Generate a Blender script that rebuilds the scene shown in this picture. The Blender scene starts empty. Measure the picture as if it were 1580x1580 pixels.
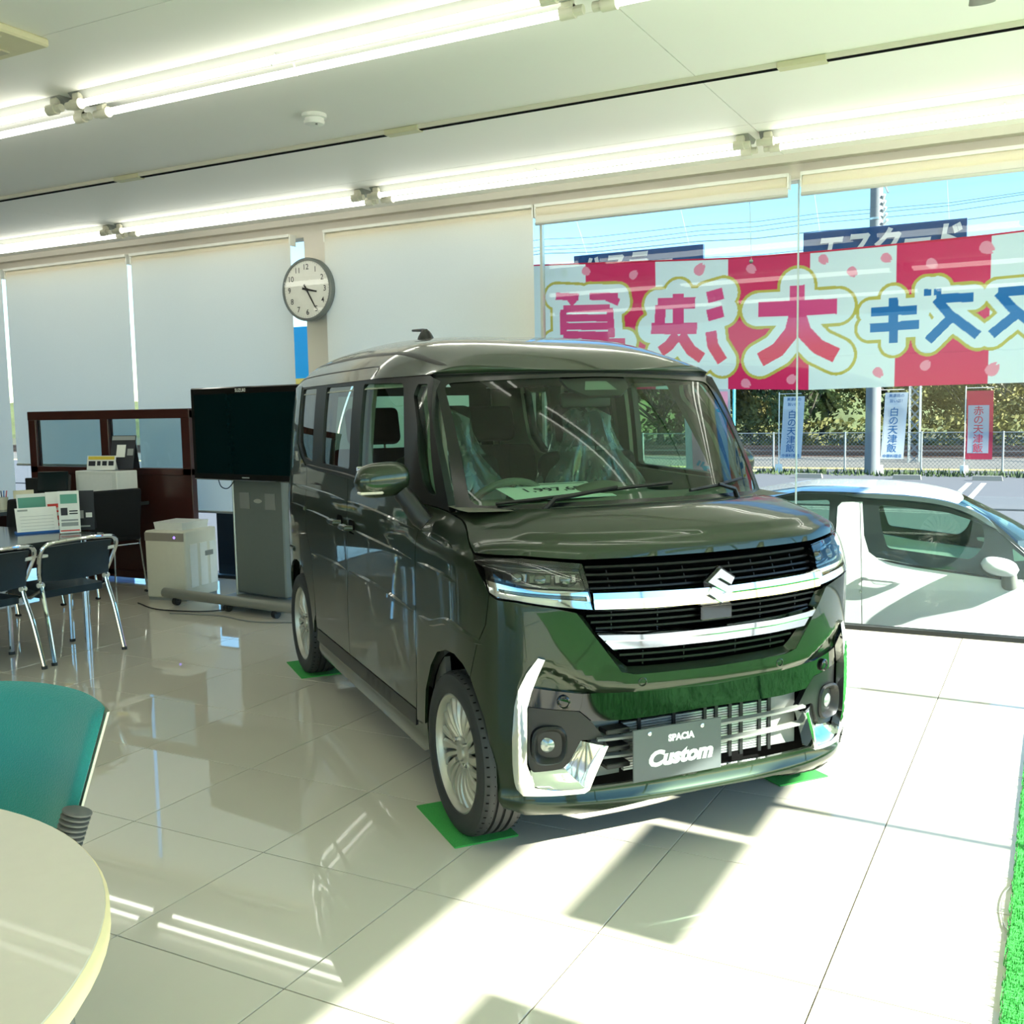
import bpy, bmesh, math, random
from bisect import bisect_right
from mathutils import Vector, Matrix
from mathutils.geometry import delaunay_2d_cdt
random.seed(7)
sc = bpy.context.scene
COL = sc.collection
PI = math.pi

# ------------------------------------------------------------------ camera
CAM_H = 1.4446
YAW, PITCH, ROLL = math.radians(28.0569), math.radians(5.7121), math.radians(-1.0189)
fwd = Vector((-math.sin(YAW), math.cos(YAW), 0)); rgt = Vector((math.cos(YAW), math.sin(YAW), 0)); upv = Vector((0, 0, 1))
f2 = fwd * math.cos(PITCH) - upv * math.sin(PITCH); u2 = upv * math.cos(PITCH) + fwd * math.sin(PITCH)
r3 = rgt * math.cos(ROLL) + u2 * math.sin(ROLL); u3 = u2 * math.cos(ROLL) - rgt * math.sin(ROLL)
cam = bpy.data.cameras.new('camera'); camo = bpy.data.objects.new('camera', cam); COL.objects.link(camo)
M = Matrix((r3, u3, -f2)).transposed().to_4x4(); M.translation = (0, 0, CAM_H); camo.matrix_world = M
cam.sensor_width = 36; cam.lens = 1584.32 / 1580 * 36; cam.clip_start = .05; cam.clip_end = 500
sc.camera = camo

# ------------------------------------------------------------------ light and exposure
sc.view_settings.view_transform = 'Standard'; sc.view_settings.look = 'None'
sc.view_settings.gamma = 1; sc.view_settings.use_curve_mapping = False
sc.view_settings.exposure = 0.5
SUN_EL, SUN_AZ = math.radians(30), math.radians(3.2)       # travels to -X (from the glazed right wall), slightly to +Y
W = bpy.data.worlds.new('sky'); sc.world = W; W.use_nodes = True
nt = W.node_tree; nt.nodes.clear()
sky = nt.nodes.new('ShaderNodeTexSky'); sky.sky_type = 'NISHITA'; sky.sun_disc = False
sky.sun_elevation = SUN_EL; sky.sun_rotation = math.radians(90); sky.air_density = 1.0; sky.dust_density = .15; sky.ozone_density = 2.2
bg = nt.nodes.new('ShaderNodeBackground'); bg.inputs[1].default_value = .34
wo = nt.nodes.new('ShaderNodeOutputWorld'); shs = nt.nodes.new('ShaderNodeHueSaturation'); shs.inputs['Saturation'].default_value = 1.32; nt.links.new(sky.outputs[0], shs.inputs['Color']); nt.links.new(shs.outputs[0], bg.inputs[0]); nt.links.new(bg.outputs[0], wo.inputs[0])
sl = bpy.data.lights.new('sun', 'SUN'); sl.energy = 20.5; sl.angle = math.radians(.5); sl.color = (1, .955, .90)
so = bpy.data.objects.new('sun', sl); COL.objects.link(so)
sd = Vector((-math.cos(SUN_EL) * math.cos(SUN_AZ), math.cos(SUN_EL) * math.sin(SUN_AZ), -math.sin(SUN_EL)))
so.rotation_euler = sd.to_track_quat('-Z', 'Y').to_euler(); so.location = (12, 0, 9)
try:
    sc.cycles.use_denoising = True
    sc.cycles.max_bounces = 10; sc.cycles.diffuse_bounces = 5; sc.cycles.glossy_bounces = 5
    sc.cycles.transparent_max_bounces = 24; sc.cycles.transmission_bounces = 8
    sc.cycles.sample_clamp_indirect = 6; sc.cycles.blur_glossy = .5
except Exception:
    pass
TUBE_EMIT = 4.7

# ------------------------------------------------------------------ materials
def lin(c):
    return tuple(((x / 255) / 12.92 if x / 255 <= .04045 else ((x / 255 + .055) / 1.055) ** 2.4) for x in c)
MATS = {}
def mat(name, rgb, rough=.5, metal=0., var=.04, scale=30., bump=0., coat=0., spec=.5, emit=0., transl=0., sheen=0., stretch=None, randobj=0.):
    """rgb in 0..255 sRGB; procedural noise varies colour, optional bump / translucency"""
    if name in MATS: return MATS[name]
    m = bpy.data.materials.new(name); m.use_nodes = True; n = m.node_tree; p = n.nodes['Principled BSDF']
    c = lin(rgb)
    tc = n.nodes.new('ShaderNodeTexCoord'); nz = n.nodes.new('ShaderNodeTexNoise'); nz.inputs['Scale'].default_value = scale; nz.inputs['Detail'].default_value = 3
    if stretch:
        mp = n.nodes.new('ShaderNodeMapping'); mp.inputs['Scale'].default_value = stretch
        n.links.new(tc.outputs['Object'], mp.inputs[0]); n.links.new(mp.outputs[0], nz.inputs['Vector'])
    else: n.links.new(tc.outputs['Object'], nz.inputs['Vector'])
    mx = n.nodes.new('ShaderNodeMix'); mx.data_type = 'RGBA'
    mx.inputs[6].default_value = tuple(x * (1 - var) for x in c) + (1,); mx.inputs[7].default_value = tuple(min(1, x * (1 + var)) for x in c) + (1,)
    n.links.new(nz.outputs['Fac'], mx.inputs[0]); colout = mx.outputs[2]
    if randobj:
        oi = n.nodes.new('ShaderNodeObjectInfo'); hs = n.nodes.new('ShaderNodeHueSaturation'); mr = n.nodes.new('ShaderNodeMapRange')
        mr.inputs[3].default_value = 1 - randobj; mr.inputs[4].default_value = 1 + randobj
        n.links.new(oi.outputs['Random'], mr.inputs[0]); n.links.new(mr.outputs[0], hs.inputs['Value']); n.links.new(colout, hs.inputs['Color']); colout = hs.outputs[0]
    n.links.new(colout, p.inputs['Base Color'])
    p.inputs['Roughness'].default_value = rough; p.inputs['Metallic'].default_value = metal
    p.inputs['Specular IOR Level'].default_value = spec; p.inputs['Coat Weight'].default_value = coat; p.inputs['Coat Roughness'].default_value = .02
    p.inputs['Sheen Weight'].default_value = sheen
    if emit:
        p.inputs['Emission Color'].default_value = c + (1,); p.inputs['Emission Strength'].default_value = emit
    if bump:
        b = n.nodes.new('ShaderNodeBump'); b.inputs['Strength'].default_value = bump; b.inputs['Distance'].default_value = .01
        n.links.new(nz.outputs['Fac'], b.inputs['Height']); n.links.new(b.outputs[0], p.inputs['Normal'])
    if transl:
        t = n.nodes.new('ShaderNodeBsdfTranslucent'); n.links.new(colout, t.inputs[0]); ms = n.nodes.new('ShaderNodeMixShader'); ms.inputs[0].default_value = transl
        o = n.nodes['Material Output']; n.links.new(p.outputs[0], ms.inputs[1]); n.links.new(t.outputs[0], ms.inputs[2]); n.links.new(ms.outputs[0], o.inputs[0])
    MATS[name] = m; return m
def glass(name, tint=(235, 245, 240), refl=1.0, milk=0., milkcol=(200, 215, 220), ior=1.5):
    """thin pane: fresnel mix of a clear (tinted) sheet and a mirror reflection, optionally milky"""
    if name in MATS: return MATS[name]
    m = bpy.data.materials.new(name); m.use_nodes = True; n = m.node_tree; n.nodes.clear()
    o = n.nodes.new('ShaderNodeOutputMaterial'); t = n.nodes.new('ShaderNodeBsdfTransparent'); t.inputs[0].default_value = lin(tint) + (1,)
    g = n.nodes.new('ShaderNodeBsdfGlossy'); g.inputs['Roughness'].default_value = .005; g.inputs[0].default_value = (refl, refl, refl, 1)
    # Schlick reflectance from |cos|, the same from both sides of the sheet
    ge = n.nodes.new('ShaderNodeNewGeometry'); dt = n.nodes.new('ShaderNodeVectorMath'); dt.operation = 'DOT_PRODUCT'
    n.links.new(ge.outputs['Normal'], dt.inputs[0]); n.links.new(ge.outputs['Incoming'], dt.inputs[1])
    def mth(op, x, y=None):
        q = n.nodes.new('ShaderNodeMath'); q.operation = op
        for i, v in enumerate((x, y)):
            if v is None: continue
            if isinstance(v, (int, float)): q.inputs[i].default_value = v
            else: n.links.new(v, q.inputs[i])
        return q.outputs[0]
    f0 = ((ior - 1) / (ior + 1)) ** 2
    frs = mth('ADD', mth('MULTIPLY', mth('POWER', mth('SUBTRACT', 1., mth('ABSOLUTE', dt.outputs['Value'])), 5.), 1 - f0), f0)
    ms = n.nodes.new('ShaderNodeMixShader')
    body = t.outputs[0]
    if milk:
        d = n.nodes.new('ShaderNodeBsdfDiffuse'); tl = n.nodes.new('ShaderNodeBsdfTranslucent'); a = n.nodes.new('ShaderNodeMixShader'); a.inputs[0].default_value = .5
        d.inputs[0].default_value = lin(milkcol) + (1,); tl.inputs[0].default_value = lin(milkcol) + (1,)
        n.links.new(d.outputs[0], a.inputs[1]); n.links.new(tl.outputs[0], a.inputs[2])
        nz = n.nodes.new('ShaderNodeTexNoise'); nz.inputs['Scale'].default_value = 9; mr = n.nodes.new('ShaderNodeMapRange')
        mr.inputs[1].default_value = .3; mr.inputs[2].default_value = .7; mr.inputs[3].default_value = max(0, milk - .12); mr.inputs[4].default_value = min(1, milk + .12); n.links.new(nz.outputs['Fac'], mr.inputs[0])
        b = n.nodes.new('ShaderNodeMixShader'); n.links.new(mr.outputs[0], b.inputs[0]); n.links.new(t.outputs[0], b.inputs[1]); n.links.new(a.outputs[0], b.inputs[2]); body = b.outputs[0]
    n.links.new(frs, ms.inputs[0]); n.links.new(body, ms.inputs[1]); n.links.new(g.outputs[0], ms.inputs[2]); n.links.new(ms.outputs[0], o.inputs[0])
    MATS[name] = m; return m

# ------------------------------------------------------------------ mesh builder
class MB:
    def __init__(s): s.v = []; s.f = []
    def add(s, vs, fs):
        o = len(s.v); s.v += [tuple(v) for v in vs]; s.f += [tuple(i + o for i in f) for f in fs]; return s
    def box(s, c, size, rot=None, bev=0., seg=1):
        bm = bmesh.new(); bmesh.ops.create_cube(bm, size=1)
        for v in bm.verts: v.co = Vector((v.co.x * size[0], v.co.y * size[1], v.co.z * size[2]))
        if bev: bmesh.ops.bevel(bm, geom=bm.edges[:], offset=min(bev, min(size) * .49), segments=seg, affect='EDGES', profile=.5)
        R = rot if rot is not None else Matrix.Identity(3)
        bm.verts.index_update()
        s.add([R @ v.co + Vector(c) for v in bm.verts], [[v.index for v in f.verts] for f in bm.faces]); bm.free(); return s
    def span(s, a, b, bev=0., seg=1):
        return s.box([(a[i] + b[i]) / 2 for i in range(3)], [abs(b[i] - a[i]) for i in range(3)], None, bev, seg)
    def tube(s, path, r, n=10, closed=False, cap=True):
        P = [Vector(p) for p in path]; k = len(P); rr = r if isinstance(r, (list, tuple)) else [r] * k
        rings = []; prev = None
        for i, p in enumerate(P):
            if closed: t = P[(i + 1) % k] - P[i - 1]
            else: t = P[min(i + 1, k - 1)] - P[max(i - 1, 0)]
            t.normalize()
            if prev is None:
                a = Vector((0, 0, 1)) if abs(t.z) < .9 else Vector((1, 0, 0)); u = t.cross(a).normalized()
            else:
                u = (prev - t * prev.dot(t)); u = u.normalized() if u.length > 1e-6 else t.orthogonal().normalized()
            prev = u; w = t.cross(u)
            rings.append([p + (u * math.cos(2 * PI * j / n) + w * math.sin(2 * PI * j / n)) * rr[i] for j in range(n)])
        vs = [q for R in rings for q in R]; fs = []
        for i in range(k if closed else k - 1):
            a = i * n; b = ((i + 1) % k) * n
            fs += [(a + j, a + (j + 1) % n, b + (j + 1) % n, b + j) for j in range(n)]
        if cap and not closed: fs += [tuple(range(n))[::-1], tuple((k - 1) * n + j for j in range(n))]
        return s.add(vs, fs)
    def cyl(s, a, b, r, n=16, r2=None): return s.tube([a, b], [r, r if r2 is None else r2], n)
    def lathe(s, prof, n=32, M=None, closed=False):
        """prof: list of (radius, height); axis z, placed by matrix M"""
        M = M or Matrix.Identity(4); vs = []; fs = []; k = len(prof)
        for r, h in prof:
            for j in range(n): vs.append(M @ Vector((r * math.cos(2 * PI * j / n), r * math.sin(2 * PI * j / n), h)))
        for i in range(k if closed else k - 1):
            a = i * n; b = ((i + 1) % k) * n
            fs += [(a + j, a + (j + 1) % n, b + (j + 1) % n, b + j) for j in range(n)]
        if not closed:
            if prof[0][0] > 1e-5: fs.append(tuple(range(n))[::-1])
            if prof[-1][0] > 1e-5: fs.append(tuple((k - 1) * n + j for j in range(n)))
        return s.add(vs, fs)
    def prism(s, poly, z0, z1, fn=None):
        """extrude 2D polygon between z0,z1; fn maps (a,b,z) to 3D"""
        fn = fn or (lambda a, b, z: (a, b, z)); k = len(poly)
        vs = [fn(a, b, z0) for a, b in poly] + [fn(a, b, z1) for a, b in poly]
        fs = [tuple(range(k))[::-1], tuple(range(k, 2 * k))] + [(i, (i + 1) % k, (i + 1) % k + k, i + k) for i in range(k)]
        return s.add(vs, fs)
    def grid(s, fn, nu, nv):
        vs = [fn(i / nu, j / nv) for j in range(nv + 1) for i in range(nu + 1)]
        fs = [(j * (nu + 1) + i, j * (nu + 1) + i + 1, (j + 1) * (nu + 1) + i + 1, (j + 1) * (nu + 1) + i) for j in range(nv) for i in range(nu)]
        return s.add(vs, fs)
    def sphere(s, c, r, nu=14, nv=8, sq=(1, 1, 1)):
        pr = [(math.sin(PI * i / nv) , -math.cos(PI * i / nv)) for i in range(nv + 1)]
        vs = []; fs = []
        for a, b in pr:
            for j in range(nu): vs.append((c[0] + r * sq[0] * a * math.cos(2 * PI * j / nu), c[1] + r * sq[1] * a * math.sin(2 * PI * j / nu), c[2] + r * sq[2] * b))
        for i in range(nv):
            fs += [(i * nu + j, i * nu + (j + 1) % nu, (i + 1) * nu + (j + 1) % nu, (i + 1) * nu + j) for j in range(nu)]
        return s.add(vs, fs)
    def build(s, name, m, parent=None, ang=35, recalc=True):
        me = bpy.data.meshes.new(name); me.from_pydata(s.v, [], s.f)
        if recalc:
            bm = bmesh.new(); bm.from_mesh(me); bmesh.ops.remove_doubles(bm, verts=bm.verts, dist=1e-6); bmesh.ops.recalc_face_normals(bm, faces=bm.faces); bm.to_mesh(me); bm.free()
        if ang: me.shade_smooth(); me.set_sharp_from_angle(angle=math.radians(ang))
        me.materials.append(m)
        o = bpy.data.objects.new(name, me); COL.objects.link(o)
        if parent is not None: o.parent = parent
        return o
def tag(o, label, cat=None, group=None, kind=None):
    if label: o['label'] = label
    if cat: o['category'] = cat
    if group: o['group'] = group
    if kind: o['kind'] = kind
    return o
def thing(name, label, cat, loc=(0, 0, 0), rz=0., group=None, kind=None):
    o = bpy.data.objects.new(name, None); COL.objects.link(o); o.location = loc; o.rotation_euler = (0, 0, rz); o.empty_display_size = .1
    return tag(o, label, cat, group, kind)
def dup(root, loc, rz, label=None, group=None):
    r = root.copy(); COL.objects.link(r); r.location = loc; r.rotation_euler = (0, 0, rz)
    if label: r['label'] = label
    if group: r['group'] = group
    for ch in list(root.children):
        c = ch.copy(); COL.objects.link(c); c.parent = r
        for g in ch.children:
            d = g.copy(); COL.objects.link(d); d.parent = c
    return r
def textmesh(s, fn, off=0., shear=0., size=1., align='CENTER'):
    """flat lettering; fn maps the glyph plane (x, y) to 3D.  returns MB"""
    cu = bpy.data.curves.new('t', 'FONT'); cu.body = s; cu.size = size; cu.fill_mode = 'FRONT'; cu.shear = shear; cu.offset = off * size; cu.resolution_u = 3
    o = bpy.data.objects.new('t', cu); COL.objects.link(o)
    me = bpy.data.meshes.new_from_object(o.evaluated_get(bpy.context.evaluated_depsgraph_get()))
    xs = [v.co.x for v in me.vertices]; ys = [v.co.y for v in me.vertices]
    dx = -(min(xs) + max(xs)) / 2 if align == 'CENTER' else 0; dy = -(min(ys) + max(ys)) / 2 if align == 'CENTER' else 0
    mb = MB(); mb.add([fn(v.co.x + dx, v.co.y + dy) for v in me.vertices], [list(p.vertices) for p in me.polygons])
    bpy.data.objects.remove(o); bpy.data.curves.remove(cu); bpy.data.meshes.remove(me)
    return mb
def strokes(S, r, fn, closed=False):
    """thick pen strokes with round ends: S list of polylines; fn maps (x, y) to 3D"""
    mb = MB()
    for pl in S:
        for (a, b), (c, d) in zip(pl, pl[1:]):
            l = math.hypot(c - a, d - b) or 1; nx, ny = -(d - b) / l * r, (c - a) / l * r
            mb.add([fn(a + nx, b + ny), fn(a - nx, b - ny), fn(c - nx, d - ny), fn(c + nx, d + ny)], [(0, 1, 2, 3)])
        for q in (pl if closed is False else pl):
            mb.add([fn(q[0] + r * math.cos(t * PI / 8), q[1] + r * math.sin(t * PI / 8)) for t in range(16)], [tuple(range(16))])
    return mb
def rot_z(a): return Matrix.Rotation(a, 3, 'Z')
def axis_mat(p, z, x=None):
    """4x4 placing local z along vector z at point p"""
    z = Vector(z).normalized(); x = Vector(x) if x is not None else (Vector((0, 0, 1)) if abs(z.z) < .9 else Vector((1, 0, 0)))
    y = z.cross(x).normalized(); x = y.cross(z); m = Matrix((x, y, z)).transposed().to_4x4(); m.translation = p; return m
# ------------------------------------------------------------------ shared materials
M_tile = mat('floor_tile', (210, 203, 186), .02, var=.025, scale=2.2, spec=.62, randobj=.02)
M_grout = mat('grout', (66, 60, 52), .8)
M_ceil = mat('ceiling_board', (236, 234, 226), .55, var=.012, scale=3)
M_wall = mat('wall_paint', (220, 213, 200), .6, var=.02, scale=4, bump=.02)
M_alu = mat('pale_aluminium', (205, 207, 198), .35, .6)
M_alud = mat('dark_frame', (40, 42, 42), .4, .3)
M_white = mat('white_plastic', (228, 228, 220), .4)
M_cream = mat('cream_plastic', (212, 208, 188), .4)
M_grey = mat('grey_plastic', (128, 130, 124), .45)
M_black = mat('black_plastic', (16, 17, 18), .4)
M_gloss = mat('gloss_black', (8, 9, 10), .06, coat=.5)
M_chrome = mat('chrome', (225, 228, 228), .06, 1., var=.01)
M_steel = mat('brushed_steel', (165, 168, 165), .25, .9)
M_paint = mat('olive_green_paint', (40, 52, 37), .30, .6, var=.05, scale=900, coat=.85, spec=.2)
M_rubber = mat('tyre_rubber', (36, 38, 38), .62, var=.1)
M_wheel = mat('silver_alloy', (182, 180, 168), .34, .65)
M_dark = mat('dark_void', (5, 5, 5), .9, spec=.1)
M_grille = mat('grille_black', (7, 8, 8), .32, spec=.35)
M_tube = mat('tube_glow', (252, 252, 240), .3, emit=TUBE_EMIT, var=0)
M_blind = mat('blind_cloth', (250, 243, 226), .9, var=.03, scale=120, spec=.1, transl=.48)
M_wood = mat('dark_brown_wood', (62, 26, 20), .3, var=.25, scale=14, stretch=(1, 1, 14), coat=.2)
M_frost = mat('frosted_pane', (205, 220, 222), .35, var=.02, transl=.5)
M_teal = mat('teal_fabric', (20, 128, 122), .85, var=.12, scale=260, bump=.35, sheen=.3)
M_navy = mat('dark_blue_vinyl', (22, 40, 50), .4, var=.1, scale=60, bump=.05)
M_blackfab = mat('black_fabric', (12, 13, 15), .9, var=.2, scale=200, bump=.2)
M_beech = mat('beige_laminate', (214, 203, 186), .32, var=.03, scale=30, coat=.15)
M_edge = mat('cream_edge', (238, 218, 172), .4)
M_tabledk = mat('dark_table_top', (58, 62, 62), .12, var=.05)
M_paper = mat('white_paper', (235, 235, 228), .7)
M_paperblue = mat('blue_card', (20, 92, 168), .5)
M_red = mat('red_print', (214, 60, 50), .6)
M_greenp = mat('green_print', (96, 160, 140), .6)
M_yel = mat('yellow_print', (226, 200, 70), .6)
M_ink = mat('dark_ink', (34, 36, 44), .6)
M_inkgrey = mat('grey_ink', (150, 154, 152), .6)
M_turf = mat('green_turf', (66, 172, 76), .9, var=.35, scale=300, bump=.8)
M_screen = mat('dark_screen', (2, 24, 26), .12, spec=.12)
M_whitepaint = mat('white_car_paint', (222, 225, 224), .25, var=.01, coat=.8)
M_pane = glass('window_glass', (246, 251, 248), .5)
M_wind = glass('windscreen_glass', (200, 228, 210), .8)
M_priv = glass('privacy_glass', (140, 156, 148), 1.3)
M_clear = glass('clear_cover', (250, 252, 250), 1.0)
M_wrap = glass('plastic_wrap', (235, 240, 240), 1.4, milk=.24, milkcol=(225, 238, 238))
# ------------------------------------------------------------------ room shell
WY, WX, EX, SY, CZ, HZ = 6.75, -11.0, 3.30, -3.6, 3.0, 2.86        # north glass, west, east glass, south, ceiling, head of glass
TX, TY, TS = -2.8834, 3.0902, .6                                   # floor tile grid
fl = MB().span((WX - .2, SY - .2, -.20), (EX + .12, WY + .12, -.012)).build('floor', M_grout)
tag(fl, 'glossy cream tiled showroom floor with thin dark joints', 'floor', kind='structure')
# tiles in view are single pieces, the rest is the same real geometry joined
tb = MB().box((0, 0, -.0065), (TS - .0040, TS - .0040, .013), None, .0008)
tile_me = None
rest = MB(); cnt = 0
cells = []
for i in range(int(math.floor((WX - TX) / TS)), int(math.ceil((EX - TX) / TS))):
    for j in range(int(math.floor((SY - TY) / TS)), int(math.ceil((WY - TY) / TS))):
        x0, y0 = TX + i * TS, TY + j * TS; x1, y1 = min(x0 + TS, EX + .1), min(y0 + TS, WY + .05); x0 = max(x0, WX); y0 = max(y0, SY)
        if x1 - x0 < .02 or y1 - y0 < .02: continue
        cells.append((x0, y0, x1, y1))
def inview(x, y):
    d = Vector((x, y, -CAM_H)); z = d.dot(f2)
    return z > .3 and abs(d.dot(r3) / z) < .62 and abs(d.dot(u3) / z) < .62
for x0, y0, x1, y1 in cells:
    cx, cy = (x0 + x1) / 2, (y0 + y1) / 2; g = .0020
    if cnt < 290 and any(inview(a, b) for a in (x0, cx, x1) for b in (y0, cy, y1)):
        full = abs(x1 - x0 - TS) < 1e-4 and abs(y1 - y0 - TS) < 1e-4
        if full and tile_me is None:
            o = tb.build('tile', M_tile, fl, ang=20); tile_me = o.data
        elif full:
            o = bpy.data.objects.new('tile', tile_me); COL.objects.link(o); o.parent = fl
        else:
            o = MB().box((0, 0, -.0065), (x1 - x0 - 2 * g, y1 - y0 - 2 * g, .013), None, .0008).build('tile', M_tile, fl, ang=20)
        o.location = (cx, cy, 0); cnt += 1
    else:
        rest.box((cx, cy, -.0065), (x1 - x0 - 2 * g, y1 - y0 - 2 * g, .013))
tag(rest.build('tile_field', M_tile, fl, ang=0, recalc=False), None, kind='stuff')
# ceiling: slab plus boards with open joints
ce = MB().span((WX - .2, SY - .2, CZ + .012), (EX + .2, WY + .2, CZ + .2)).build('ceiling', mat('ceiling_joint', (120, 118, 104), .9))
tag(ce, 'pale greenish white boarded showroom ceiling', 'ceiling', kind='structure')
ys = [SY - .1, -2.9, -2.0, -1.1, -.1, .9, 1.95, 2.98, 3.90, 4.90, 5.85, WY + .05]; xs = [WX - .1, -6.9, -1.575, EX + .1]
for a, b in zip(xs, xs[1:]):
    for c, d in zip(ys, ys[1:]):
        MB().span((a + .002, c + .002, CZ), (b - .002, d - .002, CZ + .014)).build('panel', M_ceil, ce, ang=0)
# walls
ww = MB().span((WX - .12, SY, 0), (WX, WY, CZ)).build('wall_west', mat('dark_wall', (74, 66, 58), .6)); tag(ww, 'plain dark brown end wall on the far left side', 'wall', kind='structure')
ws = MB().span((WX, SY - .12, HZ), (EX, SY, CZ)).span((WX, SY - .12, 0), (-7.2, SY, HZ)).build('wall_south', M_wall); tag(ws, 'cream head band and end wall of the added glazing behind the viewpoint', 'wall', kind='structure')
# north wall: head band, pillar
wn = MB().span((WX, WY - .02, HZ), (EX, WY + .14, CZ)).span((-5.455, WY - .02, 0), (-5.20, WY + .14, HZ)).build('wall_north', M_wall)
tag(wn, 'cream head band and narrow pillar of the long glazed wall', 'wall', kind='structure')
t1 = MB().span((WX, WY - .10, CZ - .05), (EX, WY - .02, CZ)).build('trim_1', M_wall); tag(t1, 'cream cornice strip along the top of the glazed wall', 'trim', kind='structure')
sillb = MB().span((WX, WY - .015, 0), (EX, WY + .055, .028)).build('baseboard_north', M_alud); tag(sillb, 'dark bottom rail of the long glazed wall', 'baseboard', kind='structure')
def window(n, a, b, axis='x', label=''):
    o = thing('window_%d' % n, label, 'window', ((a + b) / 2 if axis == 'x' else EX + .03, WY + .03 if axis == 'x' else (a + b) / 2, 0), 0 if axis == 'x' else PI / 2, kind='structure')
    w = abs(b - a); h0, h1 = .028, HZ
    MB().box((0, 0, (h0 + h1) / 2), (w - .004, .008, h1 - h0)).build('pane', M_pane, o, ang=0)
    return o
NX = [WX, -9.09, -7.375, -5.455]
wi = 1
for a, b in zip(NX, NX[1:]):
    window(wi, a, b, 'x', ['clear glass bay behind the leftmost blind', 'clear glass bay behind the partition desk', 'clear glass bay left of the clock pillar'][wi - 1]); wi += 1
for a, b, l in ((-5.20, -3.345, 'clear glass bay right of the clock pillar behind a lowered blind'), (-3.345, -1.507, 'clear glass bay behind the dark green van'), (-1.507, .35, 'clear glass bay in front of the white car'), (.35, EX, 'clear glass bay at the far right corner')):
    window(wi, a, b, 'x', l); wi += 1
for k, x in ((2, -3.330), (3, .35)):
    m = MB().span((x - .010, WY + .012, .03), (x + .010, WY + .05, HZ)).build('mullion_%d' % (k - 1), M_alu); tag(m, ['slim pale mullion at the left end of the glazed wall', 'slim pale mullion above the wooden partition', 'slim pale mullion beside the red and white banner', 'slim pale mullion at the far right bay'][k], 'mullion', kind='structure')
m = MB().span((-1.511, WY + .02, .03), (-1.503, WY + .04, HZ)).build('trim_2', mat('silicone_joint', (190, 205, 205), .5)); tag(m, 'thin clear glass joint between the two right bays', 'trim', kind='structure')
# east side: glazed too, the sun comes through it
we = MB().span((EX, SY, HZ), (EX + .14, WY, CZ)).span((EX, SY, 0), (EX + .14, SY + 1.2, CZ)).build('wall_east', M_wall); tag(we, 'cream head band of the glazed side wall on the right', 'wall', kind='structure')
EY = [SY + 1.2, -.6, 1.35, 3.385, 5.1, WY]
for a, b in zip(EY, EY[1:]):
    window(wi, a, b, 'y', 'clear side glass bay number %s from the back of the hall' % ['one', 'two', 'three', 'four', 'five'][EY.index(a)]); wi += 1
for k, y in enumerate(EY[1:-1]):
    m = MB().span((EX, y - .02, .0), (EX + .05, y + .02, HZ)).build('mullion_%d' % (k + 5), M_alud); tag(m, 'slim dark mullion of the side glazing, %s from the back' % ['first', 'second', 'third', 'fourth'][k], 'mullion', kind='structure')
bs = MB().span((EX, SY + 1.2, 0), (EX + .06, WY, .028)).build('baseboard_east', M_alud); tag(bs, 'dark bottom rail of the glazed side wall', 'baseboard', kind='structure')
for a, b, l in ((-7.2, -3.7, 'left'), (-3.7, -.2, 'middle'), (-.2, EX, 'right')):  # unseen south glazing, added to let more sky light into the hall
    o = window(wi, a, b, 'x', 'added glass bay behind the viewpoint for fill daylight, %s of three' % l); o.location.y = SY - .05; wi += 1
# cards hung high in the side glazing (they shade the dark bands on the floor)
for k, (a, b) in enumerate(((2.28, 3.02), (3.065, 3.80), (1.10, 1.86))):
    o = MB().span((EX - .03, a, 2.387), (EX - .02, b, 2.604), .002).build('hanging_card', M_paperblue if False else M_paper)
    tag(o, ['plain white card hung high in the side glazing, middle one', 'plain white card hung high in the side glazing, nearest the van', 'plain white card hung high in the side glazing, farthest from the van'][k], 'card', 'cards hung in the side glazing')
# ------------------------------------------------------------------ roller blinds
def blind(x0, x1, zb, label, y=WY - .075):
    o = thing('roller_blind', label, 'blind', ((x0 + x1) / 2, y, HZ - .03), group='roller blinds on the glazed wall')
    w = x1 - x0; L = HZ - .03 - zb
    MB().cyl((-w / 2 + .01, 0, 0), (w / 2 - .01, 0, 0), .026 if L > .3 else .038, 16).build('roller', M_blind, o)
    def cloth(u, v):
        x = (u - .5) * w; return (x, -.024 + .004 * math.sin(x * 9 + v * 1.5) * v + .003 * math.sin(x * 23) * v, -v * L)
    mb = MB(); mb.grid(cloth, 40, 8); mb.build('cloth', M_blind, o, recalc=False)
    MB().cyl((-w / 2, -.024, -L), (w / 2, -.024, -L), .012, 10).build('bottom_bar', M_alu, o)
    MB().span((-w / 2, -.045, .028), (w / 2, .05, .05)).span((-w / 2 - .004, -.035, -.04), (-w / 2 + .006, .04, .05)).span((w / 2 - .006, -.035, -.04), (w / 2 + .004, .04, .05)).build('bracket', M_white, o, ang=0)
    return o
blind(-10.85, -9.115, .25, 'lowered white roller blind at the far left edge')
blind(-9.06, -7.395, .99, 'lowered white roller blind behind the left half of the partition')
blind(-7.345, -5.53, .60, 'lowered white roller blind behind the television')
blind(-5.185, -3.335, .75, 'lowered white roller blind right of the clock, behind the van')
blind(-3.315, -1.545, 2.745, 'rolled-up white roller blind above the left half of the banner')
blind(-1.465, .30, 2.745, 'rolled-up white roller blind above the right half of the banner')
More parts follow.
